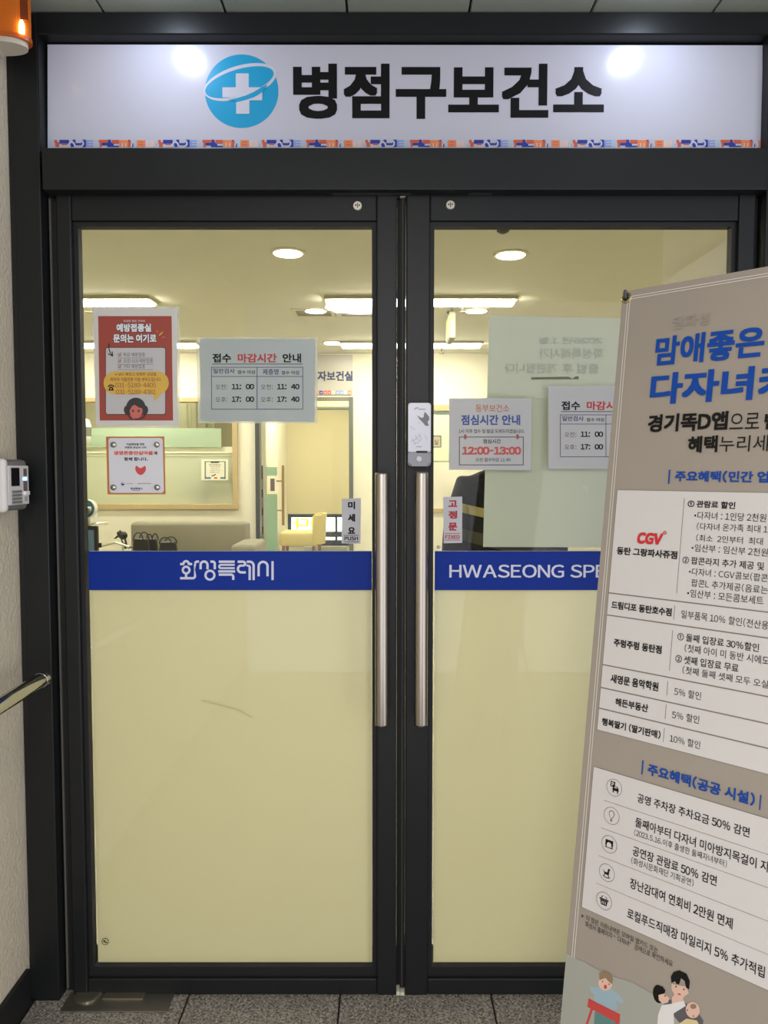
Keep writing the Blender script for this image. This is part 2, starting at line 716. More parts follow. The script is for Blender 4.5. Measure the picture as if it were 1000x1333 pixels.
def leaf(name, label, x0, x1, gx0, gx1, text):
    d = thing(name, label, 'door', (x0, Y_L, LEAF_B), kind='structure')
    off = (x0, Y_L, LEAF_B)
    gz0, gz1 = Z(1255, Y_G), Z(297, Y_G)
    bd = 0.012
    sy1 = 0.075
    for a, b in ((x0, gx0 - bd), (gx1 + bd, x1)):
        obj('stile', box(a, b, Y_L, sy1, LEAF_B, LEAF_T, bev=0.004, seg=3), FRAME, d, off=off)
    obj('top_rail', box(gx0 - bd, gx1 + bd, Y_L + 0.002, sy1 - 0.002, gz1 + 0.012, LEAF_T - 0.001, bev=0.003), FRAME, d, off=off)
    obj('bottom_rail', box(gx0 - bd, gx1 + bd, Y_L + 0.002, sy1 - 0.002, LEAF_B + 0.001, gz0 - 0.026, bev=0.003), FRAME, d, off=off)
    bm = bmesh.new()                                     # glazing bead
    bx(bm, gx0 - bd, gx0, 0.036, 0.062, gz0 - 0.03, gz1 + 0.02)
    bx(bm, gx1, gx1 + bd, 0.036, 0.062, gz0 - 0.03, gz1 + 0.02)
    bx(bm, gx0, gx1, 0.036, 0.062, gz1, gz1 + 0.02)
    bx(bm, gx0, gx1, 0.036, 0.062, gz0 - 0.03, gz0)
    obj('glazing_bead', bm, FRAME_D, d, off=off)
    g = obj('glass_pane', box(gx0 - 0.005, gx1 + 0.005, Y_G, Y_G + 0.008, gz0 - 0.01, gz1 + 0.008), GLASS, d, off=off)
    # films on the room side of the glass
    fx0, fx1 = gx0 + 0.005, gx1 - 0.001
    zb0, zb1 = Z(768, Y_G), Z(717.5, Y_G)
    fy = Y_G + 0.0085
    obj('cream_privacy_film', box(fx0, fx1, fy, fy + 0.0012, gz0, zb0 - 0.0005), FILM, d, off=off)
    obj('blue_band_film', box(fx0, fx1, fy - 0.0105, fy - 0.009, zb0, zb1), BLUE, d, off=off)
    obj('band_backing', box(fx0, fx1, fy, fy + 0.0012, zb0, zb1), mat('band_white', (215, 215, 220), rough=0.5), d, off=off)
    return d, off


def handle(d, off, xc, zt, zb):
    yc = Y_L - 0.062
    bm = bmesh.new()
    lathe(bm, [(0.0150, zb + 0.002), (0.0172, zb), (0.0172, zb + 0.004), (0.0172, zt - 0.004), (0.0165, zt), (0.013, zt + 0.0015)][1:], (xc, yc, 0), 'Z', 32)
    h = obj('handle', bm, STEEL, d, smooth=False, off=off)
    for f in h.data.polygons:
        f.use_smooth = abs(f.normal.z) < 0.5
    for z in (zt - 0.15, zb + 0.15):
        bm = bmesh.new()
        cyl(bm, (xc, yc, z), (xc, Y_L - 0.004, z), 0.008, seg=16)
        lathe(bm, [(0.015, -0.005), (0.015, -0.001), (0.013, 0.0)], (xc, Y_L - 0.001, z), 'Y', 16)
        o = obj('handle_mount', bm, STEEL, None, off=off)
        o.parent = h


xl0, xl1 = X(73, Y_L, 300), X(516.5, Y_L, 612)
gl0, gl1 = X(105, Y_G, 350), X(484.5, Y_G, 500)
xr0, xr1 = X(528.5, Y_L, 612), X(985, Y_L, 260)
gr0, gr1 = X(564.5, Y_G, 500), X(950, Y_G, 300)
dl, offl = leaf('door_1', 'left glass door leaf with cream film below a blue band', xl0, xl1, gl0, gl1, '')
dr, offr = leaf('door_2', 'right glass door leaf partly hidden by the standing banner', xr0, xr1, gr0, gr1, '')
YH = Y_L - 0.062
handle(dl, offl, X(497, YH, 780), Z(616, YH), Z(944, YH))
handle(dr, offr, X(548.5, YH, 780), Z(615, YH), Z(944, YH))

# meeting gap between the leaves: brush strips and pale plastic guides
obj('brush_strip', box(xl1 + 0.001, xl1 + 0.0135, 0.052, 0.062, LEAF_B + 0.004, LEAF_T - 0.002), FRAME_D, dl, off=offl)
obj('brush_strip', box(xr0 - 0.0145, xr0 - 0.001, 0.040, 0.051, LEAF_B + 0.004, LEAF_T - 0.002), FRAME_D, dr, off=offr)
obj('edge_bead', box(xr0 - 0.0095, xr0 - 0.0075, 0.034, 0.041, LEAF_B + 0.004, LEAF_T - 0.01), mat('dull_bead', (70, 68, 64), rough=0.6), dr, off=offr)
WPL = mat('aged_white_plastic', (214, 208, 186), rough=0.5)
obj('guide_cap', box(xl1 + 0.0005, xl1 + 0.010, 0.02, 0.05, 0.001, LEAF_B + 0.012, bev=0.001), WPL, dl, off=offl)
obj('guide_cap', box(xr0 - 0.013, xr0 - 0.002, 0.02, 0.05, 0.001, LEAF_B + 0.010, bev=0.001), WPL, dr, off=offr)
obj('guide_cap', box(xr0 - 0.016, xr0 - 0.002, 0.026, 0.045, LEAF_T - 0.006, LEAF_T + 0.001, bev=0.001), WPL, dr, off=offr)

# lock cylinders on the top rails
for d, off, px, py in ((dl, offl, 465.5, 268), (dr, offr, 586.5, 267)):
    c = at(px, py, Y_L)
    bm = bmesh.new()
    lathe(bm, [(0.0105, -0.003), (0.0118, -0.0015), (0.0118, 0.004)], (c.x, Y_L, c.z), 'Y', 28)
    k = obj('lock_cylinder', bm, mat('lock_brass', (205, 200, 184), rough=0.3, metal=0.7), d, off=off)
    bm = bmesh.new()
    bx(bm, c.x - 0.001, c.x + 0.001, Y_L - 0.0038, Y_L - 0.0028, c.z - 0.006, c.z + 0.006)
    bx(bm, c.x - 0.006, c.x - 0.003, Y_L - 0.0038, Y_L - 0.0028, c.z - 0.0015, c.z + 0.003)
    bx(bm, c.x + 0.003, c.x + 0.006, Y_L - 0.0038, Y_L - 0.0028, c.z - 0.0015, c.z + 0.003)
    o = obj('keyhole', bm, FRAME_D, None, off=off)
    o.parent = k

# printed on the film: small round maker's stamp; crease shade painted as a line
st = Flat('film_stamp', None, None, (gl0, Y_G - 0.0006, 0.1), parent=dl)
st.ring('film_stamp', BLACK, 137, 1225.5, 4.3, 0.7)
for q in ((134.5, 1224, 137, 1226), (136.5, 1226, 139.5, 1227.5)):
    st.rect('film_stamp', BLACK, *q)
st.stroke('film_crease', mat('crease_shade', (196, 190, 152), rough=0.5), [(262, 912), (285, 917), (310, 924), (328, 934)], 1.0)
st.done()


# lettering on the blue bands
WL = mat('pale_lettering', (206, 210, 226), rough=0.45)
yb = Y_G + 0.0085 - 0.0105
F1 = Flat('band', None, None, (gl0, yb - 0.0002, Z(717, yb)), parent=dl)
g = lambda x, y: (225 + x / 6.897, 720 + y / 6.897)


def S(pts, w=21):
    F1.stroke('band_lettering', WL, pts, w, f=g)


def arc(cx, cy, rx, ry, a0, a1, n=10):
    return [(cx + rx * math.cos(R(a0 + (a1 - a0) * k / n)), cy + ry * math.sin(R(a0 + (a1 - a0) * k / n))) for k in range(n + 1)]


S([(66, 98), (94, 98)] + arc(120, 96, 24, 24, 180, 360, 8) + [(148, 98), (174, 98)])
F1.ring('band_lettering', WL, 120, 152, 30, 20, f=g)
S([(120, 180), (120, 222)])
S([(66, 225), (180, 225)] + arc(180, 205, 20, 20, 90, 0, 6) + [(200, 200), (200, 95)] + arc(220, 96, 20, 20, 180, 270, 6) + [(236, 76)])
S([(250, 145), (250, 106)] + arc(281, 106, 31, 31, 180, 360) + [(312, 145)])
S([(338, 76), (358, 76)] + arc(358, 95, 19, 19, -90, 0, 6) + [(377, 145)])
F1.ring('band_lettering', WL, 334, 198, 40, 20, f=g)
S([(413, 77), (556, 77)])
S([(556, 105), (432, 105)] + arc(432, 120, 15, 15, 270, 90, 8) + [(556, 135)], 18)
S([(408, 164), (560, 164)])
S([(413, 193), (524, 193)] + arc(524, 212, 19, 19, -90, 0, 6) + [(543, 240)])
S([(583, 77), (632, 77)] + arc(632, 94, 18, 17, -90, 90, 8) + [(615, 111)] + arc(616, 142, 31, 31, 270, 90, 10) + [(656, 173)])
S([(665, 77), (690, 77)] + arc(690, 112, 36, 35, -90, 0, 8) + [(726, 242)])
S([(665, 112), (676, 112)] + arc(674, 128, 17, 16, -90, 0, 6) + [(691, 242)])
S([(771, 208), (771, 118)] + arc(811, 118, 40, 40, 180, 360) + [(851, 208)])
S([(896, 72), (896, 242)])
F1.done()
F2 = Flat('band', None, None, (gr0, yb - 0.0002, Z(717, yb)), parent=dr)
F2.text('band_lettering', WL, 'HWASEONG SPECIAL CITY', (585, 752), (774, 752), (585, 735), fit='HWASEONG SP', bold=0.012)
F2.done()

# ------------------------------------------------------------------ the sign above the doors
SIGNW = mat('sign_gloss_white', (200, 200, 213), rough=0.21, coat=0.3)
sy = 0.03
sg = Flat('health_center_sign', 'long white glossy sign with blue cross logo and black lettering above the doors', 'sign', (xs0, sy, Z(192, sy)))
sg.sheet('sign_panel', SIGNW, [(62, 58), (993, 59), (992, 193), (62, 193)], thick=0.004)
c6 = lambda x, y: (260 + x / 8.333, 60 + y / 8.333)
CY = mat('logo_blue', (36, 158, 204), rough=0.28)
WP = mat('sign_white_ink', (204, 204, 217), rough=0.3)
sg.ell('logo', CY, 456, 490, 399, 399, 1, c6, seg=72)
sg.ell('logo_ring', WP, 440, 392, 408, 178, 2, c6, rot=-16.5, seg=72)
sg.ell('logo', CY, 432, 394, 385, 140, 3, c6, rot=-16.5, seg=72)
sg.poly('logo_cross', WP, [(393, 300), (533, 300), (533, 450), (680, 450), (680, 592), (541, 592), (541, 738), (397, 738), (397, 560), (248, 560), (248, 450), (393, 450)], 4, c6)
sg.poly('logo', CY, [(300, 590), (400, 570), (500, 540), (590, 500), (650, 464), (676, 448), (735, 420), (722, 450), (690, 492), (640, 530), (590, 558), (500, 588), (390, 614), (392, 598)], 5, c6)
sg.poly('logo', CY, [(244, 552), (392, 570), (392, 640), (244, 640)], 0.9, c6)
sg.text('sign_lettering', BLACK, '병점구보건소', (382, 155.0), (786, 155.0), (382, 83), bold=0.034)
# strip of coloured tiles
NV, ORG, LO, LB, PE, GW = (mat('strip_navy', (40, 62, 160), 0.35), mat('strip_orange', (214, 96, 62), 0.35), mat('strip_light_orange', (236, 140, 92), 0.35),
                           mat('strip_light_blue', (140, 162, 216), 0.35), mat('strip_peach', (232, 200, 188), 0.35), mat('strip_grey', (184, 194, 214), 0.35))
PAT = [(0, 28, 75, 97, GW), (196, 28, 250, 97, GW), (226, 50, 256, 97, NV), (330, 28, 372, 97, NV), (570, 28, 604, 97, NV), (764, 28, 845, 97, GW), (80, 30, 104, 60, ORG), (88, 50, 122, 97, ORG), (125, 30, 215, 66, NV), (150, 64, 196, 80, ORG), (125, 80, 230, 97, WP),
       (248, 28, 276, 97, NV), (276, 60, 330, 80, NV), (352, 28, 372, 60, NV), (360, 32, 438, 97, LB), (392, 50, 440, 58, WP), (392, 74, 440, 81, WP), (440, 30, 482, 97, GW),
       (492, 30, 578, 56, ORG), (500, 50, 520, 97, ORG), (520, 58, 570, 82, NV), (578, 28, 600, 48, NV), (612, 30, 682, 62, ORG), (604, 64, 680, 97, NV), (630, 68, 682, 84, WP),
       (684, 32, 770, 97, LO), (706, 60, 716, 97, PE), (738, 60, 748, 97, PE), (764, 30, 788, 97, ORG), (768, 30, 780, 44, NV), (792, 50, 812, 97, NV),
       (844, 32, 922, 97, LO), (862, 50, 905, 56, ORG), (862, 74, 905, 80, ORG), (926, 36, 1004, 97, PE), (952, 36, 974, 76, WP)]
ARCS = [(240, 97, 30, 46, 16), (815, 97, 22, 46, 14), (1028, 97, 20, 44, 12)]
for k in range(7):
    px0 = 60 + k * 134.9
    for (a, b0, c, d0, m) in PAT:
        xa, xb = px0 + a / 7.143, min(992, px0 + c / 7.143)
        if k and a == 0:
            continue
        xa = max(xa, 63.5)
        if xb - xa > 0.3:
            sg.rect('pattern_strip', m, xa, 178 + b0 / 7.143, xb, 178 + d0 / 7.143, 1 if m in (GW, LB, LO, PE) else 2)
    for (cx, cy, rx, ry, wd) in ARCS:
        if px0 + (cx + rx) / 7.143 < 990:
            sg.stroke('pattern_strip', WP, [(px0 + x / 7.143, 178 + y / 7.143) for x, y in arc(cx, cy, rx, ry, 180, 360, 10)], wd / 7.143, 3)
    if px0 + 355 / 7.143 < 990:
        sg.stroke('pattern_strip', WP, [(px0 + x / 7.143, 178 + y / 7.143) for x, y in arc(325, 64, 22, 26, -90, 90, 8)], 2.2, 3)
        sg.stroke('pattern_strip', NV, [(px0 + x / 7.143, 178 + y / 7.143) for x, y in arc(590, 70, 18, 24, -60, 60, 6)], 1.5, 2)
sg.done()

# ------------------------------------------------------------------ posters and stickers on the glass
YP = Y_G - 0.0015
NAVY, RED, GREY = mat('navy_ink', (38, 50, 96), 0.5), mat('red_ink', (176, 40, 44), 0.5), mat('grey_ink', (90, 92, 96), 0.5)
PLASTIC = sheer('laminate_film', (225, 230, 215), 0.62, 0.4, rough=0.15)

# red vaccination poster
pA = Flat('vaccination_poster', 'red laminated poster with yellow speech bubble and headset woman', 'poster', at(121, 555, YP))
ca = lambda x, y: (100 + x / 4.76, 380 + y / 4.76)
pA.sheet('laminate', PLASTIC, [(95, 82), (637, 92), (640, 845), (118, 838)], f=ca)
PAPER = mat('white_paper', (222, 220, 218), 0.5, trans=0.3)
PRED = mat('poster_red', (170, 76, 62), 0.5, trans=0.2)
PYEL = mat('poster_yellow', (232, 190, 84), 0.5, trans=0.2)
PDK = mat('poster_dark', (46, 44, 46), 0.5)
SKIN_P = mat('poster_skin', (196, 104, 92), 0.5)
pA.poly('paper', PAPER, [(103, 98), (622, 102), (626, 832), (118, 830)], 1, ca)
pA.poly('red_ground', PRED, [(133, 150), (588, 150), (597, 797), (143, 797)], 2, ca)
pA.rrect('text_box', PDK, 178, 343, 553, 761, 14, 3, ca)
pA.rrect('text_box', PAPER, 182, 347, 549, 757, 12, 4, ca)
pA.line('lettering', WHITE, '궁금한 점은 전화로', 290, 425, 174, 187, layer=4, f=ca)
for s, x0, x1, y0, y1 in (('예방접종실', 248, 462, 197, 248), ('문의는 여기로', 228, 495, 262, 315)):
    pA.line('lettering_outline', PDK, s, x0, x1, y0, y1, layer=3, f=ca, bold=0.05, grow=0.05)
    pA.line('lettering', WHITE, s, x0, x1, y0, y1, layer=4, f=ca, bold=0.04)
for s, x1, y0, y1 in (('독감 예방접종', 425, 377, 402), ('코로나19 예방접종', 474, 415, 441), ('기타 예방접종', 425, 451, 475)):
    pA.line('lettering', GREY, s, 290, x1, y0, y1, layer=5, f=ca)
    pA.frame('lettering', GREY, 258, y0 + 4, 275, y1 - 2, 2, 5, ca)
    pA.stroke('lettering', PRED, [(261, y0 + 10), (267, y1 - 6), (277, y0)], 2.4, 6, ca)
    pA.rect('lettering', GREY, 252, y1 + 7, 475, y1 + 9, 5, ca)
pA.rrect('speech_bubble', PYEL, 168, 493, 572, 636, 70, 6, ca)
pA.poly('speech_bubble', PYEL, [(475, 628), (482, 678), (545, 612)], 6, ca)
BR = mat('brown_ink', (150, 74, 40), 0.5)
for s, x0, x1, y0, y1, b in (('→ 보다 빠르고 정확한 상담을', 235, 495, 500, 522, .01), ('위하여 직통전화 이용 부탁드립니다', 210, 522, 531, 556, .01),
                             ('031-5189-4405', 240, 493, 564, 593, 0.0), ('031-5189-4381', 245, 492, 606, 635, 0.0)):
    pA.line('lettering', BR, s, x0, x1, y0, y1, layer=7, f=ca, bold=b)
pA.stroke('telephone_symbol', BLACK, arc(215, 590, 17, 12, 180, 360, 8), 7, 7, ca)
pA.poly('telephone_symbol', BLACK, [(206, 588), (224, 588), (232, 612), (198, 612)], 7, ca)
pA.ell('telephone_symbol', PYEL, 215, 601, 5, 5, 8, ca, seg=16)
pA.stroke('arrow', BLACK, [(203, 320), (200, 345), (206, 370), (222, 396)], 5, 7, ca)
pA.stroke('arrow', BLACK, [(195, 384), (224, 398), (222, 370)], 5, 7, ca)
for p, m in (([(497, 240), (503, 250)], SKIN_P), ([(514, 268), (532, 251)], PYEL), ([(530, 285), (546, 278)], SKIN_P)):
    pA.stroke('spark', m, p, 7, 4, ca, cap=True)
pA.ell('headset_woman', PDK, 368, 716, 60, 60, 7, ca)
pA.ell('headset_woman', PDK, 314, 732, 20, 28, 7, ca)
pA.ell('headset_woman', PDK, 424, 732, 20, 28, 7, ca)
pA.poly('headset_woman_face', SKIN_P, [(330, 735), (345, 708), (362, 700), (385, 716), (408, 722), (410, 745), (400, 770), (382, 786), (352, 786), (335, 765)], 8, ca)
pA.ell('headset_woman', PDK, 351, 738, 6, 8, 9, ca, seg=14)
pA.ell('headset_woman', PDK, 386, 738, 6, 8, 9, ca, seg=14)
pA.stroke('headset_woman', PDK, [(318, 755), (330, 778), (345, 792)], 7, 9, ca)
pA.stroke('headset_woman', PDK, [(430, 755), (415, 778), (392, 788), (362, 788)], 7, 9, ca, cap=True)
pA.done()

# orange framed plaque with four studs
pB = Flat('suicide_prevention_plaque', 'small square orange bordered plaque with red heart held by four silver studs', 'plaque', at(141, 643, YP))
cb = lambda x, y: (110 + x / 8.333, 560 + y / 8.333)
POR = mat('plaque_orange', (208, 128, 70), 0.5, trans=0.2)
pB.sheet('backing', POR, [(233, 70), (866, 68), (880, 695), (250, 698)], f=cb)
vsr = []
for cx, cy, a0 in ((820, 115, -90), (832, 650, 0), (302, 650, 90), (290, 115, 180)):
    vsr += [(cx + 30 * math.cos(R(a0 + 18 * k)), cy + 30 * math.sin(R(a0 + 18 * k))) for k in range(6)]
pB.poly('white_panel', mat('plaque_white', (214, 214, 218), 0.4), vsr, 1, cb)
pB.line('lettering', BLACK, '자살예방을 위한', 457, 652, 140, 166, f=cb, bold=.02)
pB.line('lettering', BLACK, '따뜻한 관심의 시작', 440, 672, 176, 200, f=cb, bold=.02)
pB.line('lettering', mat('vermilion_ink', (214, 84, 50), 0.5), '생명존중안심마을', 318, 745, 226, 269, f=cb, bold=.04)
pB.line('lettering', BLACK, '과', 754, 795, 228, 269, f=cb, bold=.04)
pB.line('lettering', BLACK, '함께 합니다.', 432, 690, 294, 332, f=cb, bold=.03)
HR = mat('heart_red', (204, 66, 70), 0.4)
hp = []
for k in range(40):
    t = 2 * math.pi * k / 40
    hp.append((610 + 3.6 * 16 * math.sin(t) * 1.0, 428 - 3.4 * (13 * math.cos(t) - 5 * math.cos(2 * t) - 2 * math.cos(3 * t) - math.cos(4 * t))))
pB.poly('heart', HR, hp, 2, cb)
pB.ell('logo', NAVY, 417, 582, 19, 19, 2, cb, seg=24)
pB.ell('logo', MATS['plaque_white'], 421, 574, 13, 8, 3, cb, seg=20)
pB.line('lettering', GREY, '보건복지부', 448, 524, 573, 585, f=cb)
pB.line('lettering', BR, '생명존중희망재단', 575, 722, 572, 586, f=cb)
pB.line('lettering', NAVY, '화성특례시', 500, 628, 621, 646, f=cb, bold=.03)
pB.rect('lettering', NAVY, 515, 652, 605, 656, 2, cb)
pB.done()
for (x, y) in ((318, 158), (787, 158), (318, 620), (791, 620)):
    s, t = pB.L(*cb(x, y))
    bm = bmesh.new()
    lathe(bm, [(0.0078, 0.0), (0.0080, 0.003), (0.0066, 0.006), (0.003, 0.0075)], (s, t, 0), 'Z', 24)
    obj('stud', bm, CHROME, pB.root, smooth=True)

# opening-hours notices
NOTE = sheer('thin_blue_white_paper', (176, 186, 188), 0.06, 0.25)
NOTE2 = mat('white_notice_paper', (200, 200, 202), 0.5, trans=0.25)


def notice(label, dx, dy, paper, yp, wide):
    p = Flat('reception_hours_notice', label, 'notice', at(262 + dx, 548 + dy, yp))
    c5 = lambda x, y: (240 + x / 3.846 + dx, 400 + y / 3.846 + dy)
    p.sheet('laminate', PLASTIC, [(60, 150), (668, 152), (665, 582), (68, 580)] if not wide else [(74, 154), (664, 156), (660, 572), (75, 570)], f=c5)
    p.poly('paper', paper, [(78, 157), (656, 160), (652, 574), (80, 570)] if not wide else [(77, 157), (660, 159), (656, 571), (78, 569)], 1, c5)
    for s, x0, x1, m in (('접수', 142, 235, BLACK), ('마감시간', 268, 463, RED), ('안내', 492, 585, BLACK)):
        p.line('heading', m, s, x0, x1, 232, 277, f=c5, bold=.03)
    p.rect('heading', BLACK, 140, 283, 592, 286, 2, c5)
    p.frame('table_lines', NAVY, 135, 299, 595, 512, 3, 2, c5)
    p.rect('table_lines', NAVY, 135, 345, 595, 348, 2, c5)
    p.rect('table_lines', NAVY, 363, 300, 366, 512, 2, c5)
    p.line('table_text', NAVY, '일반검사', 145, 253, 306, 332, f=c5, bold=.015)
    p.line('table_text', NAVY, '제증명', 393, 472, 309, 338, f=c5, bold=.015)
    p.line('table_text', PDK, '접수 마감', 267, 357, 316, 334, f=c5, bold=.02)
    p.line('table_text', PDK, '접수 마감', 487, 577, 318, 337, f=c5, bold=.02)
    for y, ap, h1, h2 in ((384, '오전:', '11:', ('00', '40')), (447, '오후:', '17:', ('00', '40'))):
        for xo, mm in ((0, h2[0]), (227, h2[1])):
            p.line('table_text', PDK, ap, 157 + xo, 216 + xo, y + 2, y + 28, f=c5)
            p.line('table_text', BLACK, h1, 238 + xo, 285 + xo, y, y + 27, f=c5, bold=.035)
            p.line('table_text', BLACK, mm, 308 + xo, 350 + xo, y, y + 27, f=c5, bold=.035)
    p.done()


notice('pale bluish reception hours notice on the left door beside the red poster', 0, 0, NOTE, YP, False)
notice('white reception hours notice on the right door partly behind the banner', 454.1, 61.9, NOTE2, YP, True)

# lunch-time notice
pD = Flat('lunch_hours_notice', 'white lunch hours notice with large red times on the right door', 'notice', at(585, 611, YP - 0.001))
cdd = lambda x, y: (580 + x / 8.333, 510 + y / 8.333)
pD.sheet('laminate', PLASTIC, [(38, 70), (938, 66), (932, 852), (38, 848)], f=cdd)
pD.poly('paper', NOTE2, [(42, 76), (934, 72), (926, 848), (42, 844)], 1, cdd)
BRW, RB = mat('orange_brown_ink', (176, 112, 66), 0.5), mat('royal_blue_ink', (44, 72, 142), 0.5)
pD.line('heading', BRW, '동부보건소', 325, 692, 137, 220, f=cdd, bold=.012)
pD.line('heading', RB, '점심시간', 170, 575, 250, 362, f=cdd, bold=.03)
pD.line('heading', RB, '안내', 612, 810, 250, 362, f=cdd, bold=.03)
pD.line('body_text', PDK, '1시 이후 접수 및 발급 도와드리겠습니다.', 143, 860, 405, 450, f=cdd, bold=.01)
pD.frame('text_frame', PDK, 147, 487, 848, 797, 8, 2, cdd)
for x in (215, 782):
    pD.ell('pin_mark', mat('pin_red', (150, 76, 66), 0.5), x, 488, 15, 29, 3, cdd, seg=20)
pD.line('body_text', PDK, '점심시간', 408, 600, 512, 562, f=cdd, bold=.02)
pD.line('time_text', mat('brick_red_ink', (186, 70, 62), 0.5), '12:00-13:00', 180, 820, 595, 683, f=cdd, bold=.045)
pD.line('body_text', PDK, '오전 접수마감 11:40', 328, 708, 717, 758, f=cdd, bold=.01)
pD.done()

# PUSH and FIXED stickers
STK = mat('silver_sticker', (196, 196, 200), 0.35, trans=0.1)
pE = Flat('push_sticker', 'narrow silver sticker reading push in black on the left door', 'sticker', at(445, 708, YP))
ce = lambda x, y: (400 + x / 4.76, 440 + y / 4.76)
pE.sheet('sticker_film', STK, [(215, 995), (333, 992), (330, 1275), (213, 1272)], f=ce)
for s, y0, y1 in (('미', 1013, 1060), ('세', 1090, 1138), ('요', 1172, 1213)):
    pE.line('lettering', BLACK, s, 253, 297, y0, y1, f=ce, bold=.045)
pE.rect('rule', BLACK, 226, 1221, 320, 1224, 2, ce)
pE.rect('rule', BLACK, 226, 1261, 320, 1264, 2, ce)
pE.line('lettering', BLACK, 'PUSH', 231, 315, 1230, 1254, f=ce, bold=.03)
pE.done()
pF = Flat('fixed_door_sticker', 'narrow silver sticker with red lettering on the right door', 'sticker', at(577, 707, YP))
cf = lambda x, y: (500 + x / 3.125, 480 + y / 3.125)
pF.sheet('sticker_film', STK, [(241, 522), (318, 520), (318, 708), (243, 710)], f=cf)
RD = mat('dark_red_ink', (168, 24, 36), 0.5)
for s, y0, y1 in (('고', 535, 562), ('정', 578, 610), ('문', 626, 658)):
    pF.line('lettering', RD, s, 262, 298, y0, y1, f=cf, bold=.045)
pF.rect('rule', RD, 246, 669, 310, 671, 2, cf)
pF.rect('rule', RD, 246, 696, 310, 698, 2, cf)
pF.line('lettering', RD, 'FIXED', 249, 308, 677, 692, f=cf, bold=.03)
pF.done()

# big pale sheet hung on the room side of the right door, its print showing through mirrored
yS = Y_G + 0.02
BIG = sheer('pale_green_vinyl', (214, 220, 202), 0.04, 0.3)
pG = Flat('large_vinyl_sheet', 'large pale green grey sheet seen from its back behind the right door glass', 'poster', at(631, 712, yS))
pG.sheet('sheet', BIG, [(637, 411), (905, 416), (903, 713), (629, 712)], thick=0.001)
GH = mat('show_through_print', (200, 206, 189), 0.6, trans=0.4)
cg = lambda x, y: (640 + x / 5.882, 410 + y / 5.882)
for s, x0, x1, y0, y1 in (('2026년 1월', 365, 855, 170, 222), ('화성특례시가', 362, 855, 255, 335), ('개편됩니다', 100, 500, 370, 448), ('출범 후', 540, 820, 370, 448)):
    pG.line('show_through_print', GH, s, x0, x1, y0, y1, f=cg, bold=.02, mirror=True)
OL = mat('olive_tape', (84, 90, 24), 0.6)
pG.poly('olive_strip', OL, [(304, 478), (590, 473), (600, 478), (622, 488), (640, 472), (668, 470), (668, 492), (304, 495)], 2, cg)
pG.poly('torn_corner', mat('torn_white', (222, 224, 208), 0.5, trans=.4), [(756.5, 632.5), (765.5, 632.5), (765.5, 640.5)], 2)
pG.done()

# ------------------------------------------------------------------ electronic lock on the right stile
lc = at(546, 566, Y_L)
lk = thing('digital_door_lock', 'silver keypad door lock with bird engraving above the right handle', 'lock', (lc.x, Y_L, Z(608, Y_L)))
offk = lk.location.copy()
YK = Y_L - 0.030
lx0, lx1 = X(531.5, YK, 566), X(561, YK, 566)
lz0, lzm, lz1 = Z(607, YK), Z(589, YK), Z(524.5, YK)
SILV = mat('silver_plastic', (178, 178, 182), rough=0.32, metal=0.55)
SILD = mat('satin_silver', (122, 122, 124), rough=0.35, metal=0.75)


def rounded(w0, w1, z0, z1, y0, y1, rt, rb, bev=0.003):
    pts = []
    for cx, cz, r, a0 in ((w1 - rt, z1 - rt, rt, 0), (w0 + rt, z1 - rt, rt, 90), (w0 + rb, z0 + rb, rb, 180), (w1 - rb, z0 + rb, rb, 270)):
        pts += [(cx + r * math.cos(R(a0 + 15 * k)), cz + r * math.sin(R(a0 + 15 * k))) for k in range(7)]
    bm = bmesh.new()
    prism(bm, pts, lambda a, b, d: Vector((a, d, b)), y0, y1)
    if bev:
        es = [e for e in bm.edges if all(abs(v.co.y - min(y0, y1)) < 1e-6 for v in e.verts)]
        bmesh.ops.bevel(bm, geom=es, offset=bev, segments=3, affect='EDGES')
    return bm


obj('base_plate', rounded(lx0 - 0.001, lx1 + 0.001, lz0 - 0.001, lz1 + 0.001, Y_L - 0.008, Y_L, .006, .008, .001), FRAME_D, lk, off=offk)
cov = obj('sliding_cover', rounded(lx0, lx1, lzm + 0.001, lz1, YK, Y_L - 0.008, .006, .002, .003), SILV, lk, off=offk)
obj('lower_body', rounded(lx0 - 0.0005, lx1 + 0.0005, lz0, lzm, YK - 0.002, Y_L - 0.008, .002, .010, .004), SILD, lk, off=offk)
cb_ = at(545.6, 597.5, YK)
bm = bmesh.new()
lathe(bm, [(0.0066, -0.0055), (0.0072, -0.003), (0.0078, 0.0)], (cb_.x, YK, cb_.z), 'Y', 28)
obj('round_button', bm, mat('pale_button', (205, 205, 205), rough=0.4), lk, off=offk)
FK = Flat('lock_print', None, None, (lx0, YK - 0.0005, lz0), parent=lk)
ck = lambda x, y: (520 + x / 6.057, 500 + y / 6.057)
EG, EG2 = mat('engraved_grey', (104, 104, 106), 0.4, metal=.4), mat('engraved_pale', (142, 142, 146), 0.4, metal=.4)
FK.poly('bird_engraving', EG, [(138, 246), (158, 258), (178, 268), (190, 262), (200, 218), (214, 232), (234, 256), (238, 275), (222, 300), (234, 330), (205, 328), (182, 300), (160, 278)], 1, ck)
FK.stroke('logo_mark', EG, [(118, 202), (128, 190), (150, 186)], 5, 1, ck)
FK.rect('logo_mark', EG2, 150, 194, 205, 202, 1, ck)
for p in ([(90, 335), (105, 350), (125, 355)], [(95, 455), (120, 440), (140, 420), (170, 400)], [(200, 405), (215, 425), (222, 445)], [(110, 470), (150, 460), (175, 430)],
          [(150, 390), (165, 410), (172, 430)], [(100, 430), (120, 460), (130, 480)], [(150, 300), (165, 312)], [(125, 400), (135, 430), (160, 445)]):
    FK.stroke('floral_engraving', EG2, p, 3, 1, ck)
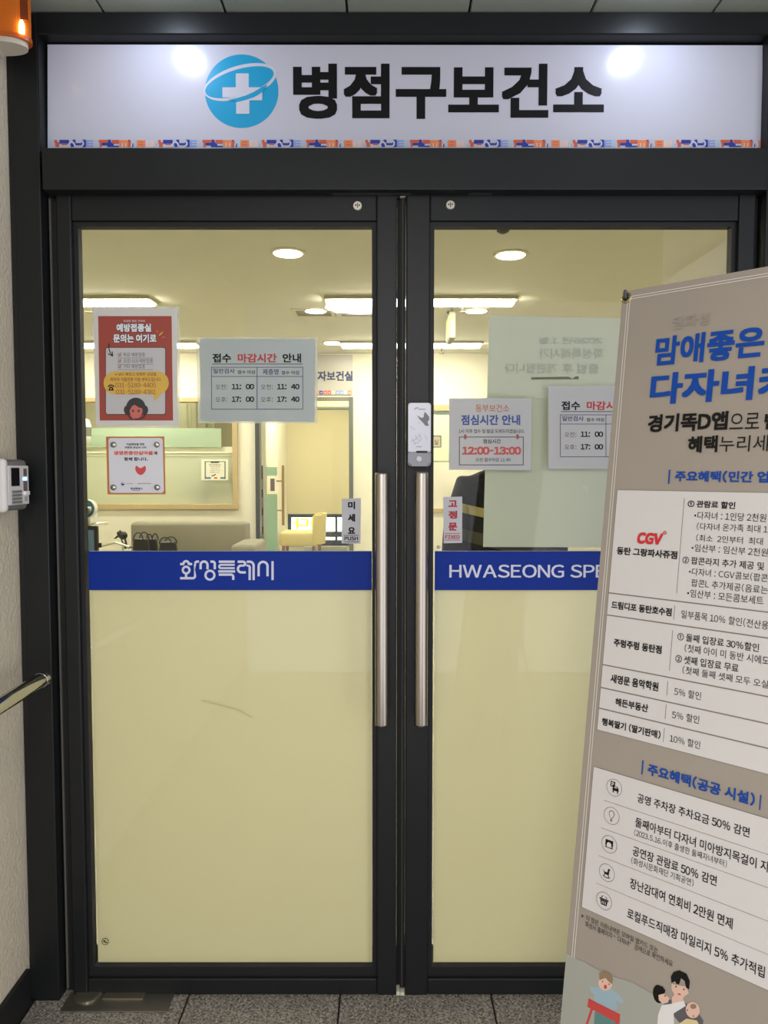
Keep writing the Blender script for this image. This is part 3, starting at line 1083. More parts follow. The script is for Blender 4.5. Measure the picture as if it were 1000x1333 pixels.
FK.stroke('logo_mark', EG, [(135, 498), (150, 490), (160, 497), (175, 492)], 4, 1, ck)
FK.done()
bm = bmesh.new()
zc_ = Z(588, YK)
bx(bm, X(542, YK), X(556.5, YK), YK - 0.0035, YK, zc_ - 0.003, zc_ + 0.002, bev=0.001)
obj('cover_latch', bm, FRAME_D, lk, off=offk)

# ------------------------------------------------------------------ hinge plate on the floor
hp0 = at(85, 1299, 0.0)
pl = thing('floor_hinge_plate', 'scuffed steel floor hinge cover plate under the left door', 'plate', (X(150), -0.05, 0.001))


def onfloor(px, py, z=0.001):
    d = ray(px, py)
    return CAM + d * ((z - CAM.z) / d.z)


q = [onfloor(88, 1299), onfloor(231, 1297), onfloor(222, 1318), onfloor(68, 1317)]
xa, xb_ = min(q[3].x, q[0].x) + 0.02, max(q[1].x, q[2].x) - 0.01
bm = box(xa, xb_, q[2].y, 0.03, 0.0008, 0.0038, bev=0.001)
obj('cover_plate', bm, mat('dark_steel', (172, 166, 152), rough=0.38, metal=0.9, vary=0.3, vscale=9), pl, off=pl.location)
bm = bmesh.new()
lathe(bm, [(0.036, 0.0), (0.036, 0.004), (0.030, 0.0055)], (X(111, 0, 1300), 0.02, 0.0038), 'Z', 32)
obj('pivot_boss', bm, mat('worn_steel', (175, 168, 150), rough=0.3, metal=0.9), pl, off=pl.location)
obj('pivot_arm', box(X(133, 0, 1300), X(186, 0, 1300), 0.0, 0.03, 0.0038, 0.0075, bev=0.0005), MATS['worn_steel'], pl, off=pl.location)

# ------------------------------------------------------------------ handrail on the left wall
e = at(59, 882, -0.06)
rl = thing('handrail', 'polished steel tube handrail on the left wall with rounded end', 'handrail', (e.x, e.y, 0.0))
RR = 0.0185
bm = bmesh.new()
rx, rz_ = e.x, e.z
prof = [(0.004, 0.004), (0.010, 0.0015), (0.0155, -0.003), (0.018, -0.008), (RR, -0.012), (RR, -1.6)]
prof = [(a, b) for a, b in prof]
lathe(bm, prof, (rx, e.y, rz_), 'Y', 32)
o = obj('rail_tube', bm, CHROME, rl, smooth=True, off=rl.location)
bm = bmesh.new()
lathe(bm, [(RR + 0.0008, -0.030), (RR + 0.0008, -0.012), (RR, -0.011)], (rx, e.y, rz_), 'Y', 32)
obj('end_collar', bm, CHROME, rl, smooth=False, off=rl.location)
for yy in (-0.40, -1.2):
    bm = bmesh.new()
    tube(bm, [(rx, e.y + yy, rz_ - RR), (rx, e.y + yy, rz_ - 0.05), (rx - 0.02, e.y + yy, rz_ - 0.065), (XW + 0.004, e.y + yy, rz_ - 0.065)], 0.006, 12)
    lathe(bm, [(0.026, 0.001), (0.026, 0.006), (0.02, 0.009)], (XW, e.y + yy, rz_ - 0.065), 'X', 24)
    obj('wall_bracket', bm, CHROME, rl, off=rl.location)

# ------------------------------------------------------------------ attendance terminal on the left wall
XT = XW + 0.062
tl_, tr_ = at(12, 600, 0), at(38, 600, 0)


def onx(px, py, xw):
    d = ray(px, py)
    return CAM + d * ((xw - CAM.x) / d.x)


ty0, ty1 = onx(10, 630, XT).y, onx(38.5, 630, XT).y
tzt, tzb = onx(24, 598, XT).z, onx(24, 664.5, XT).z
tc_ = thing('attendance_terminal', 'white and grey fingerprint time clock with dark screen on the left wall', 'terminal', (XW, (ty0 + ty1) / 2, tzb))
offt = tc_.location.copy()
GBODY = mat('grey_plastic', (118, 116, 114), rough=0.4)
WBODY = mat('white_plastic', (222, 218, 214), rough=0.35)


def roundx(x0, x1, y0, y1, z0, z1, bev):
    return box(x0, x1, y0, y1, z0, z1, bev=bev, seg=4)


obj('grey_body', roundx(XW + 0.001, XT - 0.004, ty0 + 0.002, ty1, tzb, tzt, 0.012), GBODY, tc_, smooth=False, off=offt)
hz = (tzt - tzb)
fz0, fz1 = tzb + hz * 0.11, tzt - hz * 0.12
obj('front_panel', box(XT - 0.006, XT, ty0 + 0.004, ty1 - 0.003, fz0, fz1, bev=0.0025, seg=3), WBODY, tc_, off=offt)
obj('side_shell', box(XW + 0.012, XT + 0.0005, ty0 - 0.014, ty0 + 0.006, tzb - 0.002, tzt + 0.001, bev=0.009, seg=4), WBODY, tc_, off=offt)
dy = ty1 - ty0


def tb(part, a, b, c, d, m, x=0.001, bev=0.0):
    """a..b along the face (0 near, 1 far), c..d downwards (0 top, 1 bottom of front panel)"""
    H = fz1 - fz0
    return obj(part, box(XT - 0.001, XT + x, ty0 + dy * a, ty0 + dy * b, fz1 - H * d, fz1 - H * c, bev=bev), m, tc_, off=offt)


tb('screen', 0.16, 0.52, 0.06, 0.52, mat('dark_screen', (10, 10, 16), rough=0.1))
kp = tb('keypad', 0.14, 0.62, 0.62, 0.985, mat('keypad_grey', (186, 184, 182), rough=0.5))
KEY = mat('key_grey', (120, 120, 118), rough=0.5)
H = fz1 - fz0
for r_ in range(4):
    for c_ in range(4):
        a = 0.16 + c_ * 0.115
        z1_ = fz1 - H * (0.635 + r_ * 0.088)
        o = obj('key', box(XT + 0.0008, XT + 0.0022, ty0 + dy * a, ty0 + dy * (a + 0.095), z1_ - H * 0.055, z1_), KEY, None, off=offt)
        o.parent = kp
tb('status_light', 0.68, 0.86, 0.30, 0.38, mat('blue_led', (120, 170, 235), rough=0.3, emit=0.8))
tb('finger_sensor', 0.70, 0.88, 0.40, 0.68, mat('sensor_mauve', (120, 104, 104), rough=0.4))
tb('finger_rest', 0.70, 0.90, 0.66, 0.76, mat('rest_white', (240, 240, 240), rough=0.3), x=0.006, bev=0.001)
tb('control_icons', 0.72, 0.86, 0.08, 0.27, mat('icon_dark', (96, 92, 90), rough=0.5))
tb('printed_mark', 0.74, 0.88, 0.80, 0.92, mat('icon_pale', (176, 172, 168), rough=0.5))

# ------------------------------------------------------------------ amber alarm beacon, top left
ax = XW + 0.001
bz0, bz1 = onx(20, 77, XW + 0.05).z, Z_CEIL - 0.012
by = onx(37.5, 60, XW + 0.105).y
al = thing('alarm_beacon', 'amber ribbed warning beacon high on the left wall beside the sign', 'beacon', (XW, by, bz0))
offa = al.location.copy()
AMB = mat('amber_lens', (214, 112, 30), rough=0.18, trans=0.12)
AMBD = mat('amber_dark', (120, 52, 20), rough=0.3)
BEI = mat('beige_plastic', (206, 198, 180), rough=0.45)


def dshape(depth, halfw, n=20, x0=0.0):
    pts = [(x0, -halfw), (x0, halfw)]
    for k in range(n + 1):
        a = R(90 - 180 * k / n)
        pts.append((x0 + (depth - 0.0) * (abs(math.cos(a)) ** 0.7), halfw * math.sin(a) / 1.0))
    res = []
    for p in pts:
        if not res or (Vector(p) - Vector(res[-1])).length > 1e-5:
            res.append(p)
    if (Vector(res[0]) - Vector(res[-1])).length < 1e-5:
        res.pop()
    return res


obj('base', box(ax, ax + 0.032, by - 0.040, by + 0.040, bz0 - 0.002, bz1, bev=0.006, seg=3), BEI, al, off=offa)
bm = bmesh.new()
pts = []
n = 64
for k in range(n + 1):
    a = math.pi / 2 - math.pi * k / n
    rr = 1.0 + (0.012 if k % 2 else 0.0)
    pts.append((ax + 0.03 + 0.078 * rr * abs(math.cos(a)) ** 0.8, by + 0.036 * math.sin(a)))
prism(bm, pts, lambda a, b, d: Vector((a, b, d)), bz0 + 0.022, bz1)
obj('amber_lens', bm, AMB, al, off=offa)
bm = bmesh.new()
p2 = [(ax + 0.028 + 0.083 * abs(math.cos(a)) ** 0.8, by + 0.038 * math.sin(a)) for a in [math.pi / 2 - math.pi * k / 32 for k in range(33)]]
prism(bm, p2, lambda a, b, d: Vector((a, b, d)), bz0 + 0.012, bz0 + 0.022)
obj('lens_rim', bm, mat('amber_rim', (190, 92, 30), rough=0.3), al, off=offa)
bm = bmesh.new()
p3 = [(ax + 0.028 + 0.073 * abs(math.cos(a)) ** 0.8, by + 0.034 * math.sin(a)) for a in [math.pi / 2 - math.pi * k / 32 for k in range(33)]]
prism(bm, p3, lambda a, b, d: Vector((a, b, d)), bz0, bz0 + 0.012)
obj('bottom_cap', bm, BEI, al, off=offa)
obj('lens_clip', box(ax + 0.095, ax + 0.111, by - 0.022, by - 0.016, bz0 + 0.055, bz0 + 0.12), AMBD, al, off=offa)
obj('lens_label', box(ax + 0.045, ax + 0.07, by - 0.042, by - 0.03, bz1 - 0.02, bz1), AMBD, al, off=offa)
bm = bmesh.new()
lathe(bm, [(0.006, 0), (0.006, 0.02), (0.002, 0.03)], (ax + 0.098, by - 0.022, bz0 + 0.024), 'Z', 16)
obj('bulb', bm, mat('bulb_glow', (255, 214, 150), rough=0.3, emit=6), al, off=offa)
bm = bmesh.new()
lathe(bm, [(0.0028, 0), (0.0028, 0.002)], (ax + 0.016, by - 0.042, bz0 + 0.075), 'Y', 12)
obj('screw', bm, FRAME_D, al, off=offa)

# ------------------------------------------------------------------ X banner stand
yaw, LN = R(44.7), R(8.0)
a_, b_ = math.cos(yaw), math.sin(yaw)
U = Vector((a_, -b_, 0))
V = Vector((math.sin(LN) * b_, math.sin(LN) * a_, math.cos(LN)))
d = ray(811, 380)
P0 = CAM + d * (1.26 / d.y)
BW, BH = 0.42, 1.62
bn = Flat('banner_stand', 'tall grey beige standing banner listing family card benefits right of the doors', 'banner', P0 - V * BH, U, V)
bn.smin = 0.0004
BG = mat('banner_beige', (158, 149, 137), rough=0.42, vary=0.07, vscale=5)
HEM = mat('banner_hem', (152, 143, 132), rough=0.4)
LINEW = mat('hem_line', (212, 207, 198), rough=0.4)
BXW = mat('banner_white', (204, 201, 198), rough=0.42)
BLU = mat('banner_blue', (10, 66, 152), rough=0.5, spec=0.25)
BT = mat('banner_black', (15, 13, 13), rough=0.5, spec=0.25)
BGY = mat('banner_grey', (120, 115, 110), rough=0.45)
BGF = mat('banner_faint', (148, 139, 129), rough=0.45)
BPL = mat('banner_pale', (166, 168, 162), rough=0.45)
# the sheet with hems
bm = bmesh.new()
bx(bm, 0, BW, 0, BH, -0.0006, 0)
obj('banner_sheet', bm, BG, bn.root)


def lr(part, m, s0, s1, t0, t1, layer=1):
    bn.add(part, m, [(s0, t0), (s1, t0), (s1, t1), (s0, t1)], [(0, 1, 2, 3)], layer)


hw = 0.0155
for q in ((0, hw, 0, BH), (BW - hw, BW, 0, BH), (hw, BW - hw, BH - hw, BH), (hw, BW - hw, 0, hw)):
    lr('hem', HEM, *q, layer=0.5)
for ins in (0.0095, 0.0135):
    lr('hem_weld', LINEW, ins, ins + 0.0012, 0, BH - ins, 1.5)
    lr('hem_weld', LINEW, BW - ins - 0.0012, BW - ins, 0, BH - ins, 1.5)
    lr('hem_weld', LINEW, ins, BW - ins, BH - ins - 0.0012, BH - ins, 1.5)
k1 = lambda x, y: (730 + x / 3.7037, 340 + y / 3.7037)
k2 = lambda x, y: (730 + x / 3.6037, 620 + y / 3.6037)
k3 = lambda x, y: (720 + x / 3.5714, 970 + y / 3.5714)


def T(f, s, bl, br, tl, m=BT, bold=.012, part='lettering', **k):
    bn.text(part, m, s, bl, br, tl, f=f, bold=bold, layer=4, **k)


T(k1, '맘화성', (545, 333), (718, 303), (545, 272), BGF, 0, part='faint_lettering')
T(k1, '맘애좋은', (452, 508), (978, 470), (455, 370), BLU, .03, part='title_lettering')
T(k1, '다자녀카', (428, 693), (925, 676), (438, 545), BLU, .034, part='title_lettering', fit='다자녀')
T(k1, '경기똑D앱', (420, 827), (805, 816), (423, 742), bold=.035)
T(k1, '으로', (815, 812), (958, 808), (817, 737), bold=-.008)
T(k1, '받', (982, 812), (1060, 812), (984, 735), bold=.035)
T(k1, '혜택', (614, 925), (757, 920), (616, 846), bold=.035)
T(k1, '누리세요', (765, 920), (1000, 918), (766, 844), bold=-.008, fit='누리세')
T(k1, '주요혜택(민간 업체)', (552, 1063), (1003, 1072), (556, 1010), BLU, .03, part='title_lettering', fit='주요혜택(민간 업')
bn.stroke('title_lettering', BLU, [(528, 1006), (523, 1074)], 7, 4, k1)

# white tables
s0a, tT = bn.L(*k2(270, 65))
s0b, tB = bn.L(*k2(172, 1187))
s0 = (s0a + s0b) / 2
s1 = BW - s0
lr('table_edge', BGY, s0 - .0008, s1 + .0008, tB - .0008, tT + .0008, 1.6)
lr('white_table', BXW, s0, s1, tB, tT, 2)
for (x, y) in ((230, 547), (218, 650), (200, 883), (190, 990), (183, 1087)):
    t = bn.L(*k2(x, y))[1]
    lr('table_lines', BGY, s0, s1, t - .0009, t + .0009, 3)
for (p, q) in (((585, 102), (543, 550)), ((538, 606), (532, 672)), ((527, 722), (513, 912)), ((505, 960), (500, 1028)), ((497, 1070), (492, 1138)), ((488, 1180), (484, 1246))):
    (sa, ta), (sb, tb_) = bn.L(*k2(*p)), bn.L(*k2(*q))
    lr('table_lines', BGY, (sa + sb) / 2 - .0004, (sa + sb) / 2 + .0004, tb_, ta, 3)
CGV = mat('banner_red', (196, 38, 48), 0.45)
T(k2, 'CGV', (357, 316), (475, 322), (360, 262), CGV, .06, part='cinema_logo', slant=.12)
cx, cy = 491, 265
for k in range(8):
    a = k * math.pi / 4
    bn.stroke('cinema_logo', CGV, [(cx + 3 * math.cos(a), cy + 3 * math.sin(a)), (cx + 10 * math.cos(a), cy + 10 * math.sin(a))], 3, 4, k2)
LC = [('동탄 그랑파사쥬점', (265, 366), (548, 390), (267, 330)), ('드림디포 동탄호수점', (240, 620), (522, 657), (242, 584)),
      ('주렁주렁 동탄점', (251, 797), (475, 832), (253, 760)), ('새명문 음악학원', (236, 967), (460, 1006), (238, 926)),
      ('해든부동산', (258, 1075), (412, 1106), (260, 1038)), ('행복딸기 (딸기판매)', (195, 1167), (470, 1230), (197, 1130))]
for s, bl, br, tl in LC:
    T(k2, s, bl, br, tl, bold=.03)
RC = [('① 관람료 할인', (597, 144), (820, 157), (598, 112), .025), ('•다자녀 : 1인당 2천원', (628, 201), (965, 214), (629, 165), 0), ('(다자녀 온가족 최대 1', (640, 252), (973, 266), (641, 217), 0),
      ('(최소  2인부터  최대', (637, 305), (950, 322), (638, 272), 0), ('•임산부 : 임산부 2천원', (615, 352), (973, 376), (616, 317), 0), ('② 팝콘라지 추가 제공 및', (573, 409), (955, 442), (574, 374), .01),
      ('•다자녀 : CGV콤보(팝콘', (603, 464), (973, 494), (604, 428), 0), ('팝콘L 추가제공(음료는', (614, 517), (973, 553), (615, 480), 0), ('•임산부 : 모든콤보세트', (595, 565), (952, 602), (596, 528), 0),
      ('일부품목 10% 할인(전산용', (567, 665), (975, 722), (568, 626), 0), ('① 둘째 입장료 30%할인', (549, 768), (932, 822), (550, 731), .01), ('(첫째 아이 미 동반 시에도', (583, 824), (980, 884), (584, 785), 0),
      ('② 셋째 입장료 무료', (540, 872), (836, 918), (541, 834), .01), ('(첫째 둘째 셋째 모두 오실', (573, 925), (975, 992), (574, 888), 0), ('5% 할인', (534, 1026), (660, 1048), (535, 989), 0),
      ('5% 할인', (524, 1135), (652, 1158), (525, 1098), 0), ('10% 할인', (513, 1245), (656, 1277), (514, 1209), 0)]
for s, bl, br, tl, b in RC:
    T(k2, s, bl, br, tl, bold=b)

T(k3, '주요혜택(공공 시설)', (441, 137), (938, 287), (446, 82), BLU, .03, part='title_lettering')
bn.stroke('title_lettering', BLU, [(421, 70), (416, 135)], 6, 4, k3)
bn.stroke('title_lettering', BLU, [(969, 230), (963, 300)], 6, 4, k3)
s0a, tT = bn.L(*k3(190, 100))
s0b, tB = bn.L(*k3(137, 752))
s0 = (s0a + s0b) / 2
s1 = BW - s0
lr('table_edge', BGY, s0 - .0008, s1 + .0008, tB - .0008, tT + .0008, 1.6)
lr('white_table', BXW, s0, s1, tB, tT, 2)
for (x, y) in ((237, 255), (225, 383), (214, 512), (203, 640)):
    sa, t = bn.L(*k3(x, y))
    lr('table_lines', BGY, sa, s1 - 0.01, t - .0003, t + .0003, 3)
TT = [('공영 주차장 주차요금 50% 감면', (394, 264), (915, 428), (397, 222), .012), ('둘째아부터 다자녀 미아방지목걸이 지', (384, 377), (1000, 592), (388, 333), .012),
      ('(2023.5.16.이후 출생한 둘째자녀부터)', (379, 419), (810, 568), (381, 387), -.005), ('공연장 관람료 50% 감면', (372, 510), (762, 655), (376, 466), .012),
      ('(화성시문화재단 기획공연)', (366, 550), (655, 656), (368, 517), -.005), ('장난감대여 연회비 2만원 면제', (359, 662), (836, 858), (363, 614), .012),
      ('로컬푸드직매장 마일리지 5% 추가적립', (346, 802), (985, 1085), (350, 754), .012), ('※ 더 많은 지원내역은 모바일 앱카드 또는', (133, 802), (490, 966), (135, 778), .0),
      ('화성시 홈페이지 “다자녀” 검색으로 확인하세요', (152, 842), (558, 1031), (154, 815), .0)]
for s, bl, br, tl, b in TT:
    T(k3, s, bl, br, tl, bold=b)

# round symbols: sheared to the banner through its own plane coordinates
CC = [(287, 197), (275, 328), (264, 460), (253, 592), (240, 723)]
RAD = 0.0125


ICON = [100]


def icon(cx, cy):
    ICON[0] += 1
    no = ICON[0]
    s, t = bn.L(*k3(cx, cy))
    n = 40
    for r0, r1, m, ly in ((0, RAD, BXW, 3.2), (RAD - .0005, RAD + .0003, BGY, 3.6)):
        if r0 == 0:
            bn.add('symbol_disc', m, [(s + r1 * math.cos(2 * math.pi * k / n), t + r1 * math.sin(2 * math.pi * k / n)) for k in range(n)], [tuple(range(n))], ly)
        else:
            vs = []
            for k in range(n):
                a = 2 * math.pi * k / n
                vs += [(s + r0 * math.cos(a), t + r0 * math.sin(a)), (s + r1 * math.cos(a), t + r1 * math.sin(a))]
            bn.add('symbol_ring', m, vs, [(2 * k, 2 * k + 1, (2 * k + 3) % (2 * n), (2 * k + 2) % (2 * n)) for k in range(n)], ly)

    def P(pts, m=BT, ly=4.2):
        bn.add('symbol', m, [(s + x * RAD, t + y * RAD) for x, y in pts], [tuple(range(len(pts)))], ly, no)
    return P


def circ(x, y, r, n=14, ry=None):
    return [(x + r * math.cos(2 * math.pi * k / n), y + (ry or r) * math.sin(2 * math.pi * k / n)) for k in range(n)]


P = icon(*CC[0])                                     # parking
P([(-.5, .05), (.1, .05), (.1, .7), (-.5, .7)]); P([(-.36, .15), (-.26, .15), (-.26, .6), (-.36, .6)], BXW, 4.6); P(circ(-.2, .46, .15), BXW, 4.6); P(circ(-.2, .46, .07), BT, 5)
P([(-.2, -.35), (.6, -.35), (.6, -.05), (.42, .2), (0, .2), (-.2, -.05)]); P([(.02, 0), (.4, 0), (.34, .12), (.08, .12)], BXW, 4.6)
P([(-.15, -.6), (0, -.6), (0, -.35), (-.15, -.35)]); P([(.42, -.6), (.56, -.6), (.56, -.35), (.42, -.35)])
P = icon(*CC[1])                                     # necklace drop
P([(0, -.5), (.3, .0), (.38, .3), (.25, .55), (0, .65), (-.25, .55), (-.38, .3), (-.3, 0)]); P([(0, -.4), (.24, .02), (.31, .3), (.2, .49), (0, .58), (-.2, .49), (-.31, .3), (-.24, .02)], BXW, 4.6)
P(circ(0, -.55, .13)); P(circ(0, -.55, .06), BXW, 4.6)
P = icon(*CC[2])                                     # stage
P([(-.5, -.45), (.5, -.45), (.5, .5), (-.5, .5)]); P([(-.28, -.35), (.28, -.35), (.3, .05), (.12, .22), (-.12, .22), (-.3, .05)], BXW, 4.6); P([(-.45, -.32), (-.36, -.32), (-.36, -.2), (-.45, -.2)], BXW, 4.6); P([(.36, -.32), (.45, -.32), (.45, -.2), (.36, -.2)], BXW, 4.6)
P = icon(*CC[3])                                     # rocking horse
P([(-.55, .3), (-.3, .05), (.05, .05), (.15, .5), (.35, .55), (.42, .35), (.3, .3), (.3, -.1), (.2, -.25), (-.25, -.2), (-.4, 0)])
P([(-.3, -.15), (-.2, -.18), (-.3, -.5), (-.4, -.5)]); P([(.12, -.15), (.25, -.15), (.36, -.5), (.26, -.5)])
P([(-.6, -.38), (-.4, -.55), (0, -.64), (.4, -.55), (.6, -.38), (.4, -.46), (0, -.54), (-.4, -.46)])
P = icon(*CC[4])                                     # basket
P([(-.6, .1), (.6, .1), (.6, .25), (-.6, .25)]); P([(-.5, .08), (.5, .08), (.36, -.5), (-.36, -.5)])
for x in (-.22, 0, .22):
    P([(x - .04, -.36), (x + .04, -.36), (x + .04, -.05), (x - .04, -.05)], BXW, 4.6)
P([(-.45, .22), (-.36, .22), (-.14, .56), (-.22, .6)]); P([(.45, .22), (.36, .22), (.14, .56), (.22, .6)])

# family picture at the foot of the banner
k4 = lambda x, y: (760 + x * 0.24, 1230 + y * 0.24)


def pal(n, c):
    return mat('banner_' + n, c, 0.45)


CL = [('child_picture', pal('pale_green', (156, 158, 148)), [(-130, 40), (0, 88), (120, 160), (260, 200), (400, 280), (520, 420), (560, 520), (520, 700), (-140, 700)])]
for part, m, pts in CL:
    bn.poly(part, m, pts, 1.6, k4)
sa, ta = bn.L(728.4, 1326)
lr('pale_picture_ground', BPL, 0.0005, 0.06, 0.05, bn.L(735, 1240)[1], 1.55)
sk, hb, bl_, rd, tg, cs, wh, yl = (pal('skin', (214, 178, 160)), pal('brown_hair', (140, 116, 92)), pal('pale_blue', (146, 170, 180)), pal('table_red', (186, 66, 62)),
                                  pal('teal', (88, 128, 124)), pal('coat_grey', (88, 84, 88)), pal('shirt_white', (216, 214, 212)), pal('baby_yellow', (206, 190, 140)))
bn.poly('child_picture', bl_, [(35, 225), (70, 230), (100, 225), (150, 240), (185, 262), (222, 305), (205, 320), (175, 300), (185, 345), (160, 358), (58, 318), (60, 270), (40, 250)], 2.2, k4)
bn.poly('child_picture', tg, [(62, 360), (200, 400), (190, 470), (150, 470), (140, 430), (110, 430), (90, 480), (55, 470)], 2.3, k4)
bn.poly('child_picture', rd, [(28, 288), (200, 375), (195, 428), (22, 335)], 2.6, k4)
bn.poly('child_picture', rd, [(40, 345), (52, 350), (15, 460), (2, 460)], 2.5, k4)
bn.poly('child_picture', rd, [(175, 415), (190, 420), (180, 520), (165, 520)], 2.5, k4)
bn.ell('child_picture', sk, 120, 205, 38, 42, 2.7, k4)
bn.poly('child_picture', hb, [(88, 190), (86, 150), (110, 137), (145, 148), (162, 180), (157, 212), (140, 200), (120, 178)], 2.9, k4)
bn.ell('child_picture', rd, 120, 226, 8, 12, 3.1, k4, seg=14)
bn.ell('child_picture', BT, 105, 197, 3, 4, 3.1, k4, seg=10)
bn.ell('child_picture', BT, 140, 212, 3, 4, 3.1, k4, seg=10)
bn.poly('family_picture', cs, [(385, 275), (350, 340), (345, 430), (420, 520), (640, 520), (650, 410), (600, 330), (480, 300)], 2, k4)
bn.poly('family_picture', wh, [(425, 325), (480, 318), (545, 300), (555, 330), (490, 370), (495, 520), (395, 520), (405, 380)], 2.4, k4)
bn.poly('family_picture', sk, [(500, 260), (545, 280), (540, 300), (480, 320), (480, 285)], 2.3, k4)
bn.poly('family_picture', sk, [(478, 210), (560, 225), (572, 262), (535, 288), (498, 275), (478, 240)], 2.6, k4)
bn.poly('family_picture', BT, [(478, 205), (475, 170), (490, 145), (520, 136), (560, 155), (578, 195), (574, 240), (558, 232), (550, 195), (530, 178), (520, 212), (505, 210), (498, 195)], 2.9, k4)
for x, y in ((503, 225), (546, 240)):
    bn.ell('family_picture', BT, x, y, 4, 5, 3.1, k4, seg=10)
bn.ell('family_picture', rd, 521, 266, 10, 4, 3.1, k4, seg=10, rot=15)
bn.ell('family_picture', BT, 408, 265, 30, 50, 2.6, k4, rot=-8)
bn.poly('family_picture', sk, [(408, 270), (440, 262), (468, 288), (458, 312), (432, 318), (410, 298)], 2.9, k4)
bn.poly('family_picture', BT, [(398, 225), (428, 222), (446, 245), (440, 262), (420, 262), (404, 270)], 3.0, k4)
bn.ell('family_picture', BT, 444, 274, 4, 4, 3.2, k4, seg=10)
bn.ell('family_picture', sk, 594, 352, 38, 44, 2.8, k4, rot=-10)
bn.ell('family_picture', hb, 597, 332, 17, 14, 3, k4)
bn.poly('family_picture', yl, [(520, 425), (560, 398), (615, 408), (635, 440), (640, 520), (515, 520)], 2.7, k4)
for x, y in ((565, 352), (598, 384)):
    bn.ell('family_picture', BT, x, y, 3, 5, 3.1, k4, seg=10)
bn.done()

# grommets, tension hooks and the folding stand behind
for (s, t) in ((0.0075, BH - 0.0115), (BW - 0.0075, BH - 0.0115), (0.0115, 0.0115), (BW - 0.0115, 0.0115)):
    bm = bmesh.new()
    lathe(bm, [(0.0045, 0.0), (0.0055, 0.0016), (0.0078, 0.0012), (0.0088, 0.0)], (s, t, 0.0004), 'Z', 24)
    gm = obj('grommet', bm, mat('brass_grommet', (186, 172, 130), rough=0.25, metal=1.0), bn.root)
    bm = bmesh.new()
    bmesh.ops.create_circle(bm, cap_ends=True, segments=20, radius=0.0046, matrix=Matrix.Translation((s, t, 0.0026)))
    o = obj('hole', bm, FRAME_D, None)
    o.parent = gm
POLE = mat('stand_grey', (60, 60, 62), rough=0.4)
cxm, ctm = BW / 2, 0.85
for s, t in ((0.0075, BH - 0.0115), (BW - 0.0075, BH - 0.0115), (0.0115, 0.0115), (BW - 0.0115, 0.0115)):
    bm = bmesh.new()
    dirv = Vector((s - cxm, t - ctm)).normalized()
    tube(bm, [(cxm + dirv.x * 0.02, ctm + dirv.y * 0.02, -0.05), ((s + cxm) / 2, (t + ctm) / 2, -0.045), (s, t, -0.008), (s, t, 0.004), (s + 0.001 * dirv.x, t + 0.012 * dirv.y, 0.006)], 0.0026, 10)
    obj('tension_pole', bm, POLE, bn.root)
bm = bmesh.new()
blob(bm, (cxm, ctm, -0.052), 0.022, 0.022, 0.012, 16)
obj('hub', bm, POLE, bn.root)
hub_w = bn.M @ Vector((cxm, ctm, -0.055))
Mi = bn.M.inverted()
for tgt in ((bn.M @ Vector((cxm - 0.16, 0, -0.02))), (bn.M @ Vector((cxm + 0.16, 0, -0.02))), hub_w + Vector((0.20, 0.20, 0))):
    tgt = Vector((tgt.x, tgt.y, 0.006))
    bm = bmesh.new()
    tube(bm, [Mi @ hub_w, Mi @ tgt], 0.006, 10)
    obj('leg', bm, POLE, bn.root)

print('T', time.time() - T0)
# ================================================================== ROOM BEHIND THE DOORS
ZC = 2.65
YB = 6.10                                   # back wall front face
Xo0, Xo1 = X(333, YB, 600), X(460, YB, 600)   # glazed opening in the back wall
zo = Z(517, YB)                              # its head
FL2 = mat('pale_vinyl_floor', (190, 184, 164), rough=0.3)
tag(obj('ceiling_waiting_room', box(-4.2, 2.8, 0.12, 10.4, ZC, ZC + 0.1), ICEIL), 'cream ceiling of the waiting room behind the doors', kind='structure')
tag(obj('floor_waiting_room', box(-4.2, 2.8, 0.25, 10.4, -0.06, 0), FL2), 'pale floor of the waiting room', kind='structure')
tag(obj('wall_waiting_left', box(-4.3, -4.2, 0.12, 10.4, 0, ZC), CREAM), 'cream left wall of the waiting room', kind='structure')
tag(obj('wall_waiting_right', box(2.8, 2.9, 0.12, 10.4, 0, ZC), CREAM), 'cream right wall of the waiting room', kind='structure')
bm = bmesh.new()
bx(bm, -4.2, -1.0, 0.12, 0.13, 0, ZC)
bx(bm, 1.1, 2.8, 0.12, 0.13, 0, ZC)
bx(bm, -1.0, 1.1, 0.121, 0.13, 2.2, ZC)
tag(obj('wall_entrance_inside', bm, CREAM), 'inner face of the wall around the entrance', kind='structure')
# pier just inside on the right
xp = X(935, 0.30, 320)
tag(obj('wall_pier', box(xp, xp + 0.25, 0.14, 0.75, 0, ZC), CREAM), 'cream pier just inside the right door', kind='structure')

# back wall with a window (left) and a doorway (middle)
wx0, wx1 = -3.95, X(310, YB, 600)
wz0, wz1 = Z(663, YB), Z(518, YB)
bw = thing('wall_back', 'cream back wall of the waiting room', None, (0, YB, 0), kind='structure')
bm = bmesh.new()
bx(bm, -4.2, wx0, 0, 0.12, 0, ZC)
bx(bm, wx0, wx1, 0, 0.12, 0, wz0)
bx(bm, wx0, wx1, 0, 0.12, wz1, ZC)
bx(bm, wx1, Xo0, 0, 0.12, 0, ZC)
bx(bm, Xo0, Xo1, 0, 0.12, zo, ZC)
bx(bm, Xo1, 2.8, 0, 0.12, 0, ZC)
obj('wall_panel', bm, CREAM, bw)
WOOD = mat('pale_wood_trim', (200, 178, 132), rough=0.5, vary=0.1, vscale=8)
z_t = Z(664.5, YB)
obj('wood_rail', box(Xo1 + 0.25, 2.8, -0.02, 0, z_t - 0.02, z_t + 0.02), WOOD, bw)
z_b = Z(531, YB)
